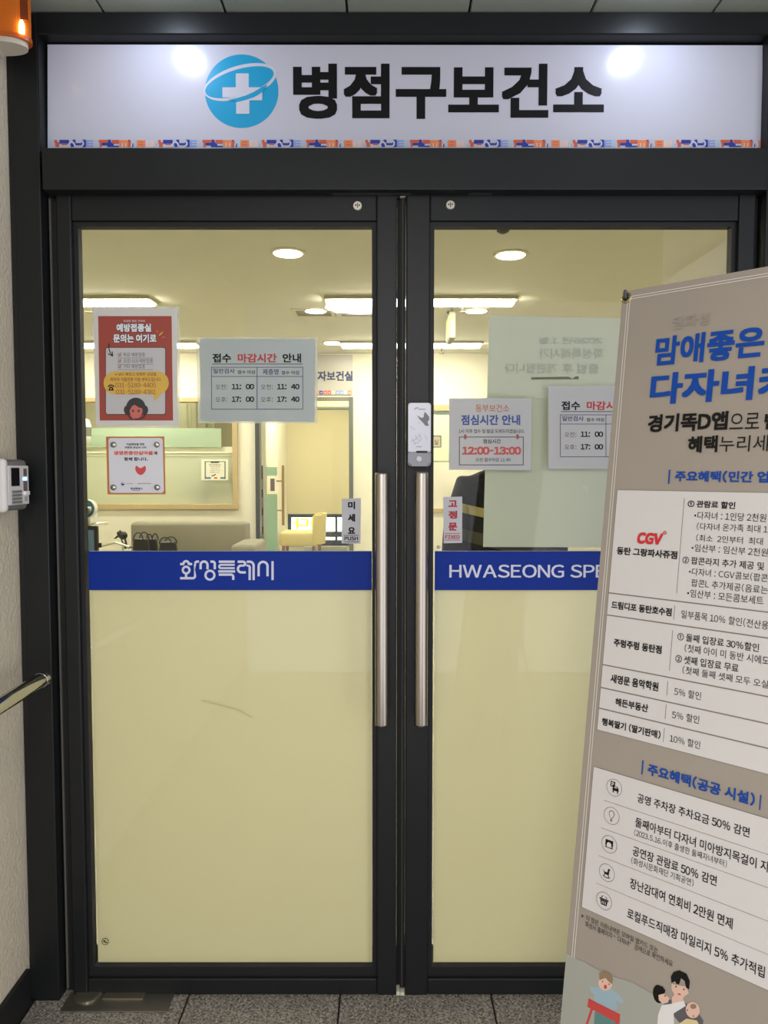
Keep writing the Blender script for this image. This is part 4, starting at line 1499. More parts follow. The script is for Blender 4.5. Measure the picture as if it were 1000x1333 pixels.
obj('wood_rail', box(X(562, YB), X(640, YB), -0.025, 0, z_b - 0.03, z_b + 0.03), WOOD, bw)
obj('glass_edge_rail', box(X(562, YB), X(640, YB), -0.012, 0, Z(537.5, YB) - 0.01, Z(537.5, YB) + 0.006), mat('teal_edge', (92, 122, 112), rough=0.3), bw)
obj('mint_panel', box(X(562, YB), X(640, YB), -0.008, 0, Z(600, YB), Z(540, YB)), mat('mint_paint', (214, 226, 190), rough=0.4), bw)

# frosted reception window in the left of the back wall
MINT = sheer('mint_acrylic', (204, 222, 200), 0.15, 0.5, rough=0.2)
FROST = sheer('frosted_film', (222, 226, 206), 0.18, 0.55, rough=0.4)
wn = thing('window_1', 'wood framed reception window with frosted lower glass and mint panel', None, (wx0, YB, wz0), kind='structure')
ow = wn.location.copy()
fw = 0.055
for nm, q in (('frame_rail', (wx0, wx1, wz0, wz0 + fw)), ('frame_rail', (wx0, wx1, wz1 - fw * 0.8, wz1)), ('frame_post', (wx0, wx0 + fw, wz0 + fw, wz1 - fw * .8)), ('frame_post', (wx1 - fw, wx1, wz0 + fw, wz1 - fw * .8))):
    obj(nm, box(q[0], q[1], YB - 0.03, YB + 0.10, q[2], q[3], bev=0.004), WOOD, wn, off=ow)
obj('frosted_pane', box(wx0 + fw, wx1 - fw, YB + 0.04, YB + 0.046, wz0 + fw, Z(590, YB)), FROST, wn, off=ow)
obj('white_strip', box(wx0 + fw, wx1 - fw, YB + 0.03, YB + 0.05, Z(590, YB), Z(581.5, YB), bev=0.002), mat('pale_strip', (232, 232, 205), rough=0.4), wn, off=ow)
obj('thin_strip', box(wx0 + fw, wx1 - fw, YB + 0.035, YB + 0.04, Z(594, YB) - 0.004, Z(594, YB)), mat('dull_strip', (160, 164, 130), rough=0.4), wn, off=ow)
obj('mint_panel', box(X(104, YB), X(288.5, YB), YB - 0.002, YB + 0.008, Z(582, YB), Z(557.5, YB)), MINT, wn, off=ow)
obj('clear_pane', box(wx0 + fw, wx1 - fw, YB + 0.07, YB + 0.076, Z(581.5, YB), wz1 - fw * .8), glass('inner_glass'), wn, off=ow)
# office seen through it
tag(obj('wall_office_back', box(-4.2, -1.5, 7.6, 7.7, 0, ZC), mat('office_wall', (196, 192, 160), rough=0.8)), 'dim office wall behind the reception window', kind='structure')
cu = thing('office_curtain', 'grey green vertical blind in the office behind the reception window', 'blind', (X(245, 7.3), 7.3, Z(600, 7.3)))
CUR = mat('curtain_grey_green', (150, 148, 118), rough=0.8)
for k in range(9):
    x = X(226, 7.3) + k * 0.058
    obj('slat', box(x, x + 0.05, 7.28 + (k % 2) * 0.015, 7.285 + (k % 2) * 0.015, Z(600, 7.3), ZC - 0.03), CUR, cu, off=cu.location)
obj('head_rail', box(X(226, 7.3), X(226, 7.3) + 0.53, 7.27, 7.31, ZC - 0.03, ZC - 0.0005), CUR, cu, off=cu.location)
bo = thing('office_backpack', 'blurred blue grey shape of a bag behind the frosted glass', 'bag', (X(270, 6.25), 6.25, Z(657, 6.25)))
bm = box(X(256, 6.25), X(284, 6.25), 6.2, 6.35, Z(657, 6.25), Z(624, 6.25), bev=0.05, seg=4)
obj('bag_body', bm, mat('slate_blue', (84, 104, 110), rough=0.7), bo, off=bo.location)
bm = bmesh.new()
tube(bm, [(bo.location.x - 0.04, 6.27, Z(624, 6.25) - 0.01), (bo.location.x - 0.03, 6.27, Z(624, 6.25) + 0.04), (bo.location.x + 0.03, 6.27, Z(624, 6.25) + 0.04), (bo.location.x + 0.04, 6.27, Z(624, 6.25) - 0.01)], 0.008, 8)
obj('carry_loop', bm, mat('slate_blue', (84, 104, 110)), bo, off=bo.location)
tag(obj('office_counter', box(wx0 + 0.06, wx1 - 0.06, 6.225, 6.8, wz0 - 0.03, wz0 + 0.045), mat('counter_top', (214, 208, 180), rough=0.4)), 'pale office counter behind the frosted window', 'counter')

# small notice on the window
pn = Flat('phone_frame_notice', 'tiny notice framed like a phone on the frosted window', 'notice', at(262, 625, YB - 0.035))
pn.sheet('paper', mat('cream_notice_paper', (232, 232, 212), 0.5), [(262, 598), (297, 598), (297, 625), (262, 625)])
c7 = lambda x, y: (250 + x / 16.67, 590 + y / 16.67)
SLATE = mat('slate_outline', (96, 106, 96), 0.5)
for q in ((275, 175, 725, 190), (275, 175, 300, 560), (705, 175, 730, 560)):
    pn.rect('phone_outline', SLATE, *q, f=c7)
pn.poly('phone_outline', BLACK, [(385, 178), (610, 178), (580, 208), (415, 208)], 2, c7)
for i, (s, x0, x1, m) in enumerate((('접수번호를 뽑고', 370, 635, PDK), ('창구에서 번호를', 395, 610, GREY), ('부를 때까지', 415, 585, MATS['vermilion_ink']), ('기다려 주시기', 390, 612, GREY), ('바랍니다', 395, 600, GREY))):
    pn.line('lettering', m, s, x0, x1, 232 + i * 42, 262 + i * 42, f=c7)
pn.stroke('pen_mark', BLACK, [(425, 492), (470, 485), (515, 455)], 20, 2, c7)
pn.rect('footer_strip', mat('footer_blue', (60, 104, 150), 0.5), 300, 520, 410, 555, 2, c7)
pn.rect('footer_strip', mat('footer_blue', (60, 104, 150), 0.5), 615, 520, 725, 555, 2, c7)
pn.rect('footer_strip', MATS['vermilion_ink'], 480, 520, 550, 555, 2, c7)
pn.done()

# round white unit on the wall, far left
fn = thing('wall_dispenser', 'white rounded dispenser with dark window beside the left door frame edge', 'dispenser', (X(108, 5.6), 5.6, Z(580, 5.6)))
of = fn.location.copy()
bm = bmesh.new()
lathe(bm, [(0.05, 0), (0.075, 0.01), (0.085, 0.10), (0.085, 0.20), (0.07, 0.25), (0.03, 0.27)], (X(108, 5.6), 5.6, Z(580, 5.6)), 'Z', 28)
obj('white_shell', bm, mat('shell_white', (232, 234, 222), rough=0.3), fn, smooth=True, off=of)
bm = bmesh.new()
lathe(bm, [(0.0862, 0.09), (0.087, 0.10), (0.087, 0.17), (0.0862, 0.18)], (X(108, 5.6), 5.6, Z(580, 5.6)), 'Z', 28)
obj('dark_window', bm, mat('smoked_grey', (120, 124, 112), rough=0.2), fn, off=of)
bm = bmesh.new()
tube(bm, [(X(108, 5.6), 5.6, Z(580, 5.6) + 0.005), (X(108, 5.6), 5.6, 0.01)], 0.02, 12)
lathe(bm, [(0.14, 0.0), (0.14, 0.02), (0.03, 0.03)], (X(108, 5.6), 5.6, 0.0), 'Z', 24)
obj('stand', bm, mat('shell_white', (232, 234, 222)), fn, off=of)

# ------------------------------------------------------------------ lights in the room
LAMPM = mat('lamp_diffuser', (255, 250, 230), rough=0.5, emit=9)
LTRIM = mat('lamp_trim', (196, 188, 150), rough=0.5)
rows = [(0.22, 3.56), (0.22, 5.45), (-2.36, 3.56), (-2.5, 5.45)]
l0 = None
LW, LD, LH = 0.66, 0.095, 0.042
for i, (x, y) in enumerate(rows):
    lab = ['linear ceiling light nearest the doors at centre', 'farther linear ceiling light at centre', 'linear ceiling light nearest the doors at far left', 'farther linear ceiling light behind the red poster'][i]
    if l0 is None:
        l0 = thing('linear_ceiling_light', lab, 'ceiling light', (x, y, ZC), group='linear ceiling lights of the waiting room')
        bm = box(-LW - 0.02, LW + 0.02, -LD - 0.02, LD + 0.02, -0.022, -0.0005, bev=0.003)
        obj('housing', bm, LTRIM, l0)
        bm = bmesh.new()
        prism(bm, [(-LD, -0.022), (LD, -0.022), (LD - 0.035, -LH), (-LD + 0.035, -LH)], lambda a, b, d: Vector((d, a, b)), -LW, LW)
        obj('diffuser', bm, LAMPM, l0)
        o = l0
    else:
        o = copy_tree(l0)
        o.location = (x, y, ZC)
        o['label'] = lab

DLM = mat('downlight_glow', (255, 250, 228), rough=0.5, emit=6.0)
spots = [(on_ceiling(375, 328, ZC), 'round downlight above the red poster, nearest of its row'), (on_ceiling(411, 403.5, ZC), 'round downlight beside the ceiling vent'),
         (on_ceiling(433, 445.5, ZC), 'round downlight before the inner doorway sign'), (on_ceiling(665, 330.5, ZC), 'round downlight nearest the doors above the pale sheet'),
         (on_ceiling(620, 403.5, ZC), 'round downlight beside a sprinkler, second of the right row'), (on_ceiling(594, 446, ZC), 'round downlight above the farther linear light, third of the right row')]
d0 = None
for p, lab in spots:
    if d0 is None:
        d0 = thing('round_downlight', lab, 'downlight', (p.x, p.y, ZC), group='round downlights of the waiting room')
        bm = bmesh.new()
        lathe(bm, [(0.10, -0.0005), (0.10, -0.006), (0.082, -0.010), (0.078, -0.004)], (0, 0, 0), 'Z', 32)
        obj('trim_ring', bm, mat('downlight_trim', (214, 208, 178), rough=0.5), d0)
        bm = bmesh.new()
        lathe(bm, [(0.077, -0.010), (0.077, -0.013)], (0, 0, 0), 'Z', 32)
        obj('lens', bm, DLM, d0)
    else:
        o = copy_tree(d0)
        o.location = (p.x, p.y, ZC)
        o['label'] = lab

lamp('inner_room_fill', (-0.9, 7.6, ZC - 0.02), 0.9, 7, (1.0, 0.95, 0.8))  # added to brighten the dark inner room, no fixture seen there
lamp('office_lamp', (-2.8, 6.9, ZC - 0.02), 0.5, 5, (1.0, 0.97, 0.82))
# air vents
VG = mat('vent_grey', (140, 134, 104), rough=0.6)
VF = mat('vent_frame', (206, 200, 168), rough=0.5)
v0 = None
for x0, x1, ya, yb2, lab in ((X(386, 4.1, 405) - 0.02, X(437, 4.1, 405), 3.88, 4.16, 'slatted ceiling vent just left of the other vent'), (X(440, 4.1, 405), X(440, 4.1, 405) + 0.31, 3.88, 4.16, 'slatted ceiling vent nearer the right edge of the left door'),
                             (-2.33, -2.0, 3.95, 4.25, 'slatted ceiling vent at far left under the linear light')):
    v = thing('ceiling_vent', lab, 'vent', ((x0 + x1) / 2, (ya + yb2) / 2, ZC), group='ceiling vents of the waiting room')
    ov = v.location.copy()
    bm = bmesh.new()
    t_ = 0.03
    bx(bm, x0, x1, ya, ya + t_, ZC - 0.012, ZC - 0.0005); bx(bm, x0, x1, yb2 - t_, yb2, ZC - 0.012, ZC - 0.0005)
    bx(bm, x0, x0 + t_, ya + t_, yb2 - t_, ZC - 0.012, ZC - 0.0005); bx(bm, x1 - t_, x1, ya + t_, yb2 - t_, ZC - 0.012, ZC - 0.0005)
    obj('vent_frame', bm, VF, v, off=ov)
    for k in range(6):
        yy = ya + t_ + 0.005 + k * 0.036
        obj('slat', box(x0 + t_, x1 - t_, yy, yy + 0.022, ZC - 0.009, ZC - 0.001), VG, v, off=ov)

# sprinklers, smoke detector
SPK = mat('sprinkler_dark', (84, 80, 66), rough=0.4, metal=0.4)
for i, (px, py) in enumerate(((602, 397), (575, 453.5))):
    p = on_ceiling(px, py - 2, ZC)
    s = thing('sprinkler', ['pendant sprinkler head left of the second downlight', 'small pendant sprinkler head below the farther linear light'][i], 'sprinkler', (p.x, p.y, ZC))
    bm = bmesh.new()
    lathe(bm, [(0.032, -0.0005), (0.032, -0.008), (0.012, -0.012), (0.010, -0.04), (0.004, -0.045), (0.004, -0.06), (0.024, -0.062), (0.024, -0.066)], (0, 0, 0), 'Z', 20)
    obj('sprinkler_body', bm, SPK, s)
p = on_ceiling(655, 299.5, ZC)
s = thing('smoke_detector', 'small dark ceiling sensor at the top edge of the right door glass', 'sensor', (p.x, p.y, ZC))
bm = bmesh.new()
lathe(bm, [(0.032, -0.0005), (0.032, -0.006), (0.02, -0.014), (0.010, -0.018)], (0, 0, 0), 'Z', 24)
obj('sensor_body', bm, mat('sensor_dark', (70, 66, 52), rough=0.5), s)
# hanging exit sign seen nearly edge on
pe = at(587, 408, 4.0)
ex = thing('hanging_exit_sign', 'narrow hanging box sign seen edge on with yellowish face', 'sign', (pe.x, 4.0, ZC))
bm = box(-0.022, 0.022, -0.16, 0.16, -0.225, -0.03, bev=0.006)
obj('sign_box', bm, mat('sign_grey', (150, 146, 120), rough=0.5), ex)
obj('sign_face', box(-0.026, -0.022, -0.14, 0.14, -0.205, -0.05), mat('sign_yellow', (226, 222, 150), rough=0.4, emit=0.05), ex)
bm = bmesh.new()
for yy in (-0.1, 0.1):
    cyl(bm, (0, yy, -0.032), (0, yy, -0.0005), 0.006, seg=12)
lathe(bm, [(0.03, -0.0005), (0.03, -0.01)], (0, 0, 0), 'Z', 16)
obj('hanger', bm, SPK, ex)

# ------------------------------------------------------------------ sign over the inner doorway
ys = YB - 0.015
ps = Flat('inner_room_sign', 'white sign with navy lettering over the inner glass doorway', 'sign', at(334, 514, ys))
ISW = mat('inner_sign_white', (190, 186, 178), rough=0.25)
ps.sheet('sign_panel', ISW, [(330, 462), (459, 462), (459, 514), (330, 514)], thick=0.012)
ps.line('lettering', NAVY, '모자보건실', 402, 459.5, 483, 496, bold=.04)
for k in range(24):
    m = [ORG, NV, LO, WP, LB, PE][(k * 5 + k // 3) % 6]
    ps.rect('pattern_strip', m, 331 + k * 5.3, 508.5, 331 + k * 5.3 + 4.6, 513.5, 1)
    ps.rect('pattern_strip', WP, 332.5 + k * 5.3, 510.5, 331 + k * 5.3 + 3.5, 512, 2)
ps.done()
# transom and posts of the inner doorway
gd = thing('inner_door_frame', 'steel framed glass doorway under the navy lettered sign', 'door frame', (Xo0, YB, 0))
og = gd.location.copy()
GP = mat('grey_green_post', (112, 118, 108), rough=0.35, metal=0.4)
obj('post', box(X(454.5, YB), X(460, YB), YB - 0.03, YB + 0.10, 0, zo, bev=0.003), GP, gd, off=og)
obj('post', box(X(333, YB), X(338.5, YB), YB - 0.03, YB + 0.10, 0, zo, bev=0.003), mat('dark_post', (60, 62, 54), rough=0.4), gd, off=og)
obj('head_box', box(X(338.5, YB), X(454.5, YB), YB - 0.03, YB + 0.10, Z(530, YB), Z(522.5, YB), bev=0.002), mat('transom_cream', (228, 224, 190), rough=0.4), gd, off=og)
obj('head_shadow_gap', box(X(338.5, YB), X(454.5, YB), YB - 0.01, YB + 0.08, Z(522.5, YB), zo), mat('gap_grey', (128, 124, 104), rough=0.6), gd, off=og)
obj('glass_edge', box(X(338.5, YB), X(454.5, YB), YB - 0.005, YB + 0.02, Z(533.5, YB), Z(531.7, YB)), MATS['teal_edge'], gd, off=og)
obj('side_glass', box(X(362, YB), X(454.5, YB), YB + 0.03, YB + 0.038, 0.02, Z(533.5, YB)), MATS['inner_glass'], gd, off=og)
obj('door_edge_post', box(X(343, YB), X(346, YB), YB - 0.03, YB + 0.03, 0, Z(533, YB)), mat('pale_metal', (196, 196, 176), rough=0.3, metal=0.3), gd, off=og)
# open glass door with mint film and a wooden bar
md = thing('mint_film_door', 'narrow glass door with mint film and brown pull bar', 'door', (X(346, YB), YB - 0.05, 0))
om = md.location.copy()
dx0, dx1 = X(346, YB), X(362, YB)
MF = mat('mint_film', (176, 208, 176), rough=0.35, trans=0.3)
obj('door_glass', box(dx0, dx1, YB - 0.055, YB - 0.047, 0.02, Z(533, YB)), MATS['inner_glass'], md, off=om)
for (za, zb_) in ((608, 619.5), (643, 900)):
    obj('mint_panel', box(dx0 + 0.004, dx1 - 0.002, YB - 0.060, YB - 0.056, max(0.03, Z(zb_, YB)), Z(za, YB)), MF, md, off=om)
obj('notice_tag', box(X(353, YB), X(358.5, YB), YB - 0.062, YB - 0.057, Z(639, YB), Z(623, YB)), mat('dark_mauve', (104, 88, 92), rough=0.5), md, off=om)
bm = bmesh.new()
cyl(bm, (X(370, YB), YB - 0.10, Z(683, YB)), (X(370, YB), YB - 0.10, Z(606, YB)), 0.014, seg=20)
obj('pull_bar', bm, mat('brown_bar', (150, 118, 62), rough=0.35), md, off=om)
bm = bmesh.new()
for zz in (Z(626, YB), Z(664, YB)):
    cyl(bm, (X(361, YB), YB - 0.05, zz), (X(370, YB), YB - 0.10, zz), 0.008, seg=12)
obj('bar_mount', bm, CHROME, md, off=om)
# magazine rack behind the doorway post
mr = thing('leaflet_rack', 'narrow wooden leaflet rack beyond the dark doorway post', 'rack', (X(340, 6.9), 6.9, 0))
orr = mr.location.copy()
rx0, rx1 = X(335, 6.7), X(344, 6.7)
RW = mat('rack_brown', (112, 100, 78), rough=0.5)
obj('back_board', box(rx0, rx1, 6.86, 6.88, 0, Z(606, 6.7)), RW, mr, off=orr)
for k in range(6):
    zz = 0.15 + k * 0.21
    obj('shelf', box(rx0, rx1, 6.68, 6.86, zz, zz + 0.015), RW, mr, off=orr)
    obj('leaflet_stack', box(rx0 + 0.008, rx1 - 0.008, 6.72, 6.83, zz + 0.015, zz + 0.13), mat('leaflet_pale', (206, 204, 190), rough=0.6), mr, off=orr)
for xx in (rx0, rx1 - 0.012):
    obj('side_board', box(xx, xx + 0.012, 6.66, 6.88, 0, Z(606, 6.7) - 0.002), RW, mr, off=orr)

# far room: window, roller blind, chair
YW = 9.2
tag(obj('wall_far_room', (lambda b: (bx(b, -2.4, 1.0, YW, YW + 0.1, 0, Z(710, YW)), bx(b, -2.4, 1.0, YW, YW + 0.1, 2.2, ZC), bx(b, -2.4, X(371, YW), YW, YW + 0.1, Z(710, YW), 2.2), bx(b, X(500, YW), 1.0, YW, YW + 0.1, Z(710, YW), 2.2), b)[-1])(bmesh.new()), CREAM),
    'cream far wall of the inner room around its window', kind='structure')
tag(obj('wall_inner_right', box(X(478, 7.5), X(478, 7.5) + 0.08, 6.22, YW, 0, ZC), CREAM), 'right wall of the inner room', kind='structure')
tag(obj('wall_inner_left', box(-1.50, -1.44, 6.9, YW, 0, ZC), CREAM), 'left wall of the inner room', kind='structure')
w2 = thing('window_2', 'dark framed far window whose lower strip shows yellow mirrored lettering', None, (X(371, YW), YW, Z(710, YW)), kind='structure')
o2 = w2.location.copy()
DKF = mat('dark_window_frame', (52, 62, 66), rough=0.4)
wx_0, wx_1 = X(371, YW), X(500, YW)
for zt, zb2 in ((669, 673.5), (692, 699), (703, 710)):
    obj('frame_rail', box(wx_0, wx_1, YW - 0.02, YW + 0.04, Z(zb2, YW), Z(zt, YW)), DKF, w2, off=o2)
for pa, pb in ((371, 379), (436, 439)):
    obj('frame_post', box(X(pa, YW), X(pb, YW), YW - 0.018, YW + 0.045, Z(710, YW), 2.2), DKF, w2, off=o2)
obj('pane', box(wx_0, wx_1, YW + 0.02, YW + 0.026, Z(710, YW), 2.2), MATS['inner_glass'], w2, off=o2)
fy = Flat('window_lettering', None, None, at(378, 692, YW + 0.018), parent=w2)
fy.line('window_lettering', mat('yellow_vinyl_glow', (240, 226, 40), rough=0.5, emit=0.6), '시다', 382, 424, 674, 689, bold=.04, mirror=True)  # glow put into the letter colour, though the letters are no lamp
fy.done()
SKY = mat('overcast_backdrop', (236, 242, 240), rough=1.0, emit=0.9)  # glowing backdrop added to make daylight in the far window
tag(obj('daylight_panel', box(-2.6, 1.2, YW + 0.9, YW + 1.0, -0.2, 3.0), SKY), 'added glowing panel standing for daylight beyond the far window', kind='structure')
rb = thing('roller_blind', 'cream roller blind pulled low over the far window', 'blind', (X(408, 9.1), 9.1, Z(668, 9.1)))
ob_ = rb.location.copy()
BLM = mat('blind_cream', (224, 216, 178), rough=0.8, trans=0.15)
obj('fabric', box(X(362.5, 9.1), X(475, 9.1), 9.1, 9.103, Z(668, 9.1), 2.56), BLM, rb, off=ob_)
bm = bmesh.new()
cyl(bm, (X(362.5, 9.1), 9.1, 2.58), (X(475, 9.1), 9.1, 2.58), 0.03, seg=16)
obj('roller', bm, BLM, rb, off=ob_)
obj('bottom_bar', box(X(362.5, 9.1), X(475, 9.1), 9.09, 9.112, Z(669.2, 9.1), Z(667.2, 9.1), bev=0.002), mat('blind_bar', (214, 208, 176), rough=0.5), rb, off=ob_)
# slatted radiator-like ledge under the window
ld_ = thing('window_ledge_heater', 'white slatted heater below the far window', 'heater', (X(420, 9.0), 9.0, 0))
for k in range(5):
    zz = Z(717, 9.0) + 0.012 + k * 0.018 - 0.03
    obj('slat', box(X(395, 9.0), X(452, 9.0), 8.98, 9.10, zz, zz + 0.008), mat('heater_white', (226, 228, 216), rough=0.4), ld_, off=ld_.location)
obj('casing', box(X(396, 9.0), X(451, 9.0), 9.0, 9.09, 0.05, Z(717, 9.0) - 0.03), mat('heater_white', (226, 228, 216)), ld_, off=ld_.location)
for xx in (X(400, 9.0), X(446, 9.0)):
    obj('foot', box(xx, xx + 0.03, 9.02, 9.06, 0.0, 0.052), mat('heater_white', (226, 228, 216)), ld_, off=ld_.location)

# cream tub chair
YC = 8.0
chx0, chx1 = X(366, YC), X(428, YC)
ch = thing('cream_chair', 'cream upholstered tub chair with wooden legs below the far window', 'chair', ((chx0 + chx1) / 2, YC, 0))
oc = ch.location.copy()
UPH = mat('cream_upholstery', (236, 222, 160), rough=0.55)
zs = Z(691, YC)
obj('seat', box(chx0, X(415, YC), YC - 0.24, YC + 0.24, Z(709, YC), zs, bev=0.035, seg=4), UPH, ch, smooth=True, off=oc)
bm = bmesh.new()
n = 14
cxx, rad = X(402, YC), 0.235
inner, outer = [], []
for k in range(n + 1):
    a = R(-78 + 156 * k / n)
    inner.append((cxx + 0.02 + (rad - 0.045) * math.cos(a) * 0.75, YC + (rad - 0.02) * math.sin(a)))
    outer.append((cxx + 0.02 + (rad) * math.cos(a) * 0.78 + 0.01, YC + (rad + 0.02) * math.sin(a)))
ztop = Z(668, YC)
poly_ = outer + inner[::-1]
prism(bm, poly_, lambda a, b, d: Vector((a + (0.02 if d > 0.7 else 0), b, d)), Z(707, YC), ztop)
bmesh.ops.bevel(bm, geom=[e for e in bm.edges if all(v.co.z > ztop - 1e-4 for v in e.verts)], offset=0.02, segments=3, affect='EDGES')
obj('backrest', bm, UPH, ch, off=oc)
LEGW = mat('chair_leg_wood', (176, 120, 66), rough=0.5)
for (xx, yy) in ((chx0 + 0.05, YC - 0.19), (chx0 + 0.05, YC + 0.19), (X(410, YC), YC - 0.19), (X(414, YC), YC + 0.19)):
    bm = bmesh.new()
    cyl(bm, (xx, yy, 0), (xx, yy, Z(708, YC)), 0.014, 0.022, seg=14)
    obj('leg', bm, LEGW, ch, off=oc)

# ------------------------------------------------------------------ sofa
YSF = 5.45
sx0, sx1 = X(168, YSF), X(322, YSF)
so = thing('waiting_sofa', 'grey green upholstered sofa against the back wall', 'sofa', ((sx0 + sx1) / 2, YSF, 0))
os_ = so.location.copy()
SOF = mat('sofa_fabric', (150, 146, 126), rough=0.75, bump=0.2, bscale=200, vary=0.08)
obj('backrest', box(sx0, sx1, YSF, YSF + 0.16, 0.42, Z(680, YSF), bev=0.035, seg=4), SOF, so, smooth=True, off=os_)
obj('seat', box(sx0, X(306, YSF), YSF - 0.52, YSF + 0.0, 0.28, 0.46, bev=0.03, seg=3), SOF, so, smooth=True, off=os_)
obj('armrest', box(X(300, 4.95), X(333, 4.95) , YSF - 0.53, YSF + 0.10, 0.12, Z(708.5, 4.95), bev=0.04, seg=4), SOF, so, smooth=True, off=os_)
obj('base', box(sx0 + 0.02, sx1 - 0.02, YSF - 0.5, YSF + 0.14, 0.08, 0.28), mat('sofa_base', (70, 66, 56), rough=0.7), so, off=os_)
for xx in (sx0 + 0.06, sx1 - 0.10):
    for yy in (YSF - 0.46, YSF + 0.08):
        obj('leg', box(xx, xx + 0.04, yy, yy + 0.04, 0, 0.085), mat('sofa_leg', (40, 38, 34), rough=0.5), so, off=os_)
# handbags on the sofa
BLK = mat('black_leather', (22, 22, 22), rough=0.35)


def bag(name, label, px0, px1, pt, ph, Y, cat='bag', slack=0.0):
    x0, x1 = X(px0, Y, 710), X(px1, Y, 710)
    t = thing(name, label, cat, ((x0 + x1) / 2, Y, 0.46))
    o = t.location.copy()
    zt = Z(pt, Y)
    bm = box(x0, x1, Y - 0.07, Y + 0.07, 0.462, zt, bev=0.03, seg=3)
    for v in bm.verts:
        if v.co.z > 0.52:
            v.co.y = Y + (v.co.y - Y) * 0.35
            v.co.x = (x0 + x1) / 2 + (v.co.x - (x0 + x1) / 2) * (0.8 - slack)
    obj('bag_body', bm, BLK, t, off=o)
    for yy in (-0.03, 0.03):
        bm = bmesh.new()
        xc, hw_ = (x0 + x1) / 2 + yy * 0.6, (x1 - x0) * 0.26
        zh = Z(ph, Y)
        tube(bm, [(xc + hw_ * math.cos(R(180 - 180 * k / 10)), Y + yy, zt - 0.02 + (zh - zt + 0.02) * math.sin(R(180 * k / 10))) for k in range(11)], 0.006, 8)
        obj('handle', bm, BLK, t, off=o)
    return t


bag('black_handbag', 'tall handled black handbag on the sofa, left of another bag', 172, 196, 701, 693, 5.1)
bag('black_handbag', 'black handbag with narrow upright handles in the middle of the sofa', 191, 206, 701, 695, 5.31)
bag('black_shoulder_bag', 'low slouching black bag on the sofa, right of the handbags', 204, 234, 705, 699, 5.15, slack=0.1)
# crouched black bundle and grey strap hung at the sofa's left end
hb_ = thing('hanging_black_bundle', 'small black bundle with strap hooked on the left end of the sofa', 'bag', (X(158, 5.4), 5.4, Z(705, 5.4)))
bm = bmesh.new()
p = at(160, 697, 5.38)
blob(bm, (p.x, p.y, p.z), 0.045, 0.03, 0.04, 14)
blob(bm, (p.x - 0.035, p.y, p.z + 0.02), 0.025, 0.02, 0.022, 12)
tube(bm, [(p.x - 0.03, p.y, p.z + 0.01), (p.x - 0.07, p.y, p.z - 0.025), (p.x - 0.085, p.y, p.z - 0.03)], [0.014, 0.008, 0.004], 8)
tube(bm, [(p.x + 0.02, p.y, p.z - 0.03), (p.x + 0.035, p.y, p.z - 0.10)], 0.01, 8)
tube(bm, [(p.x - 0.02, p.y, p.z - 0.02), (p.x + 0.005, p.y, p.z - 0.10), (p.x + 0.03, p.y, p.z - 0.13)], 0.008, 8)
tube(bm, [(p.x - 0.02, p.y, p.z + 0.035), (p.x - 0.03, p.y, p.z + 0.052)], 0.006, 8)
obj('bundle_body', bm, BLK, hb_, smooth=True, off=hb_.location)
bm = bmesh.new()
tube(bm, [(p.x, p.y + 0.01, p.z - 0.08), (p.x + 0.05, p.y + 0.02, p.z - 0.12), (p.x + 0.09, p.y + 0.02, p.z - 0.11), (p.x + 0.12, p.y + 0.04, p.z - 0.16)], 0.014, 8)
obj('grey_strap', bm, mat('grey_strap', (104, 100, 88), rough=0.6), hb_, smooth=True, off=hb_.location)
sl = thing('umbrella_stand', 'pale rail stand beside the left end of the sofa', 'stand', (X(140, 5.3), 5.3, 0))
bm = bmesh.new()
tube(bm, [at(118, 714, 5.3), at(150, 706, 5.3), (at(168, 712, 5.3))], 0.012, 10)
obj('top_rail', bm, mat('pale_metal', (196, 196, 176)), sl, off=sl.location)
bm = bmesh.new()
for px in (125, 160):
    q_ = at(px, 712, 5.3)
    tube(bm, [(q_.x, 5.3, q_.z + 0.0), (q_.x, 5.3, 0)], 0.010, 10)
obj('post', bm, mat('pale_metal', (196, 196, 176)), sl, off=sl.location)

# ------------------------------------------------------------------ blood pressure monitor on its table, screen below
YM = 3.2
bp = thing('blood_pressure_monitor', 'white arm blood pressure monitor with blue cuff ring at far left', 'monitor', (X(109, YM), YM, Z(683, YM)))
oo = bp.location.copy()
xb0, xb1 = X(98, YM), X(127, YM + 0.13)
obj('body', box(xb0, xb1 , YM - 0.02, YM + 0.13, Z(683, YM), Z(660, YM), bev=0.02, seg=4), mat('shell_white', (232, 234, 222)), bp, smooth=False, off=oo)
ccx, ccz = X(115.5, YM), Z(661.5, YM)
bm = bmesh.new()
lathe(bm, [(0.040, -0.05), (0.055, -0.05), (0.058, -0.04), (0.058, 0.02), (0.040, 0.02)], (ccx, YM - 0.02, ccz), 'Y', 32)
bm.faces.ensure_lookup_table()
for f in [f for f in bm.faces if len(f.verts) > 4]:
    bm.faces.remove(f)
obj('cuff_shell', bm, mat('shell_white', (232, 234, 222)), bp, off=oo)
bm = bmesh.new()
rr = [(0.043 + 0.009 + 0.010 * math.cos(R(a)), -0.055 + 0.010 * math.sin(R(a))) for a in range(0, 361, 45)]
lathe(bm, rr, (ccx, YM - 0.02, ccz), 'Y', 32)
for f in [f for f in bm.faces if len(f.verts) > 4]:
    bm.faces.remove(f)
obj('blue_cuff_ring', bm, mat('cuff_blue', (54, 110, 144), rough=0.4), bp, smooth=True, off=oo)
bm = bmesh.new()
lathe(bm, [(0.041, 0.0), (0.041, 0.012)], (ccx, YM + 0.04, ccz), 'Y', 28)
obj('cuff_lining', bm, mat('cuff_lining', (60, 90, 96), rough=0.7), bp, off=oo)
ks = thing('kiosk_screen', 'black framed kiosk screen under the blood pressure monitor', 'screen', (X(107, YM), YM, 0))
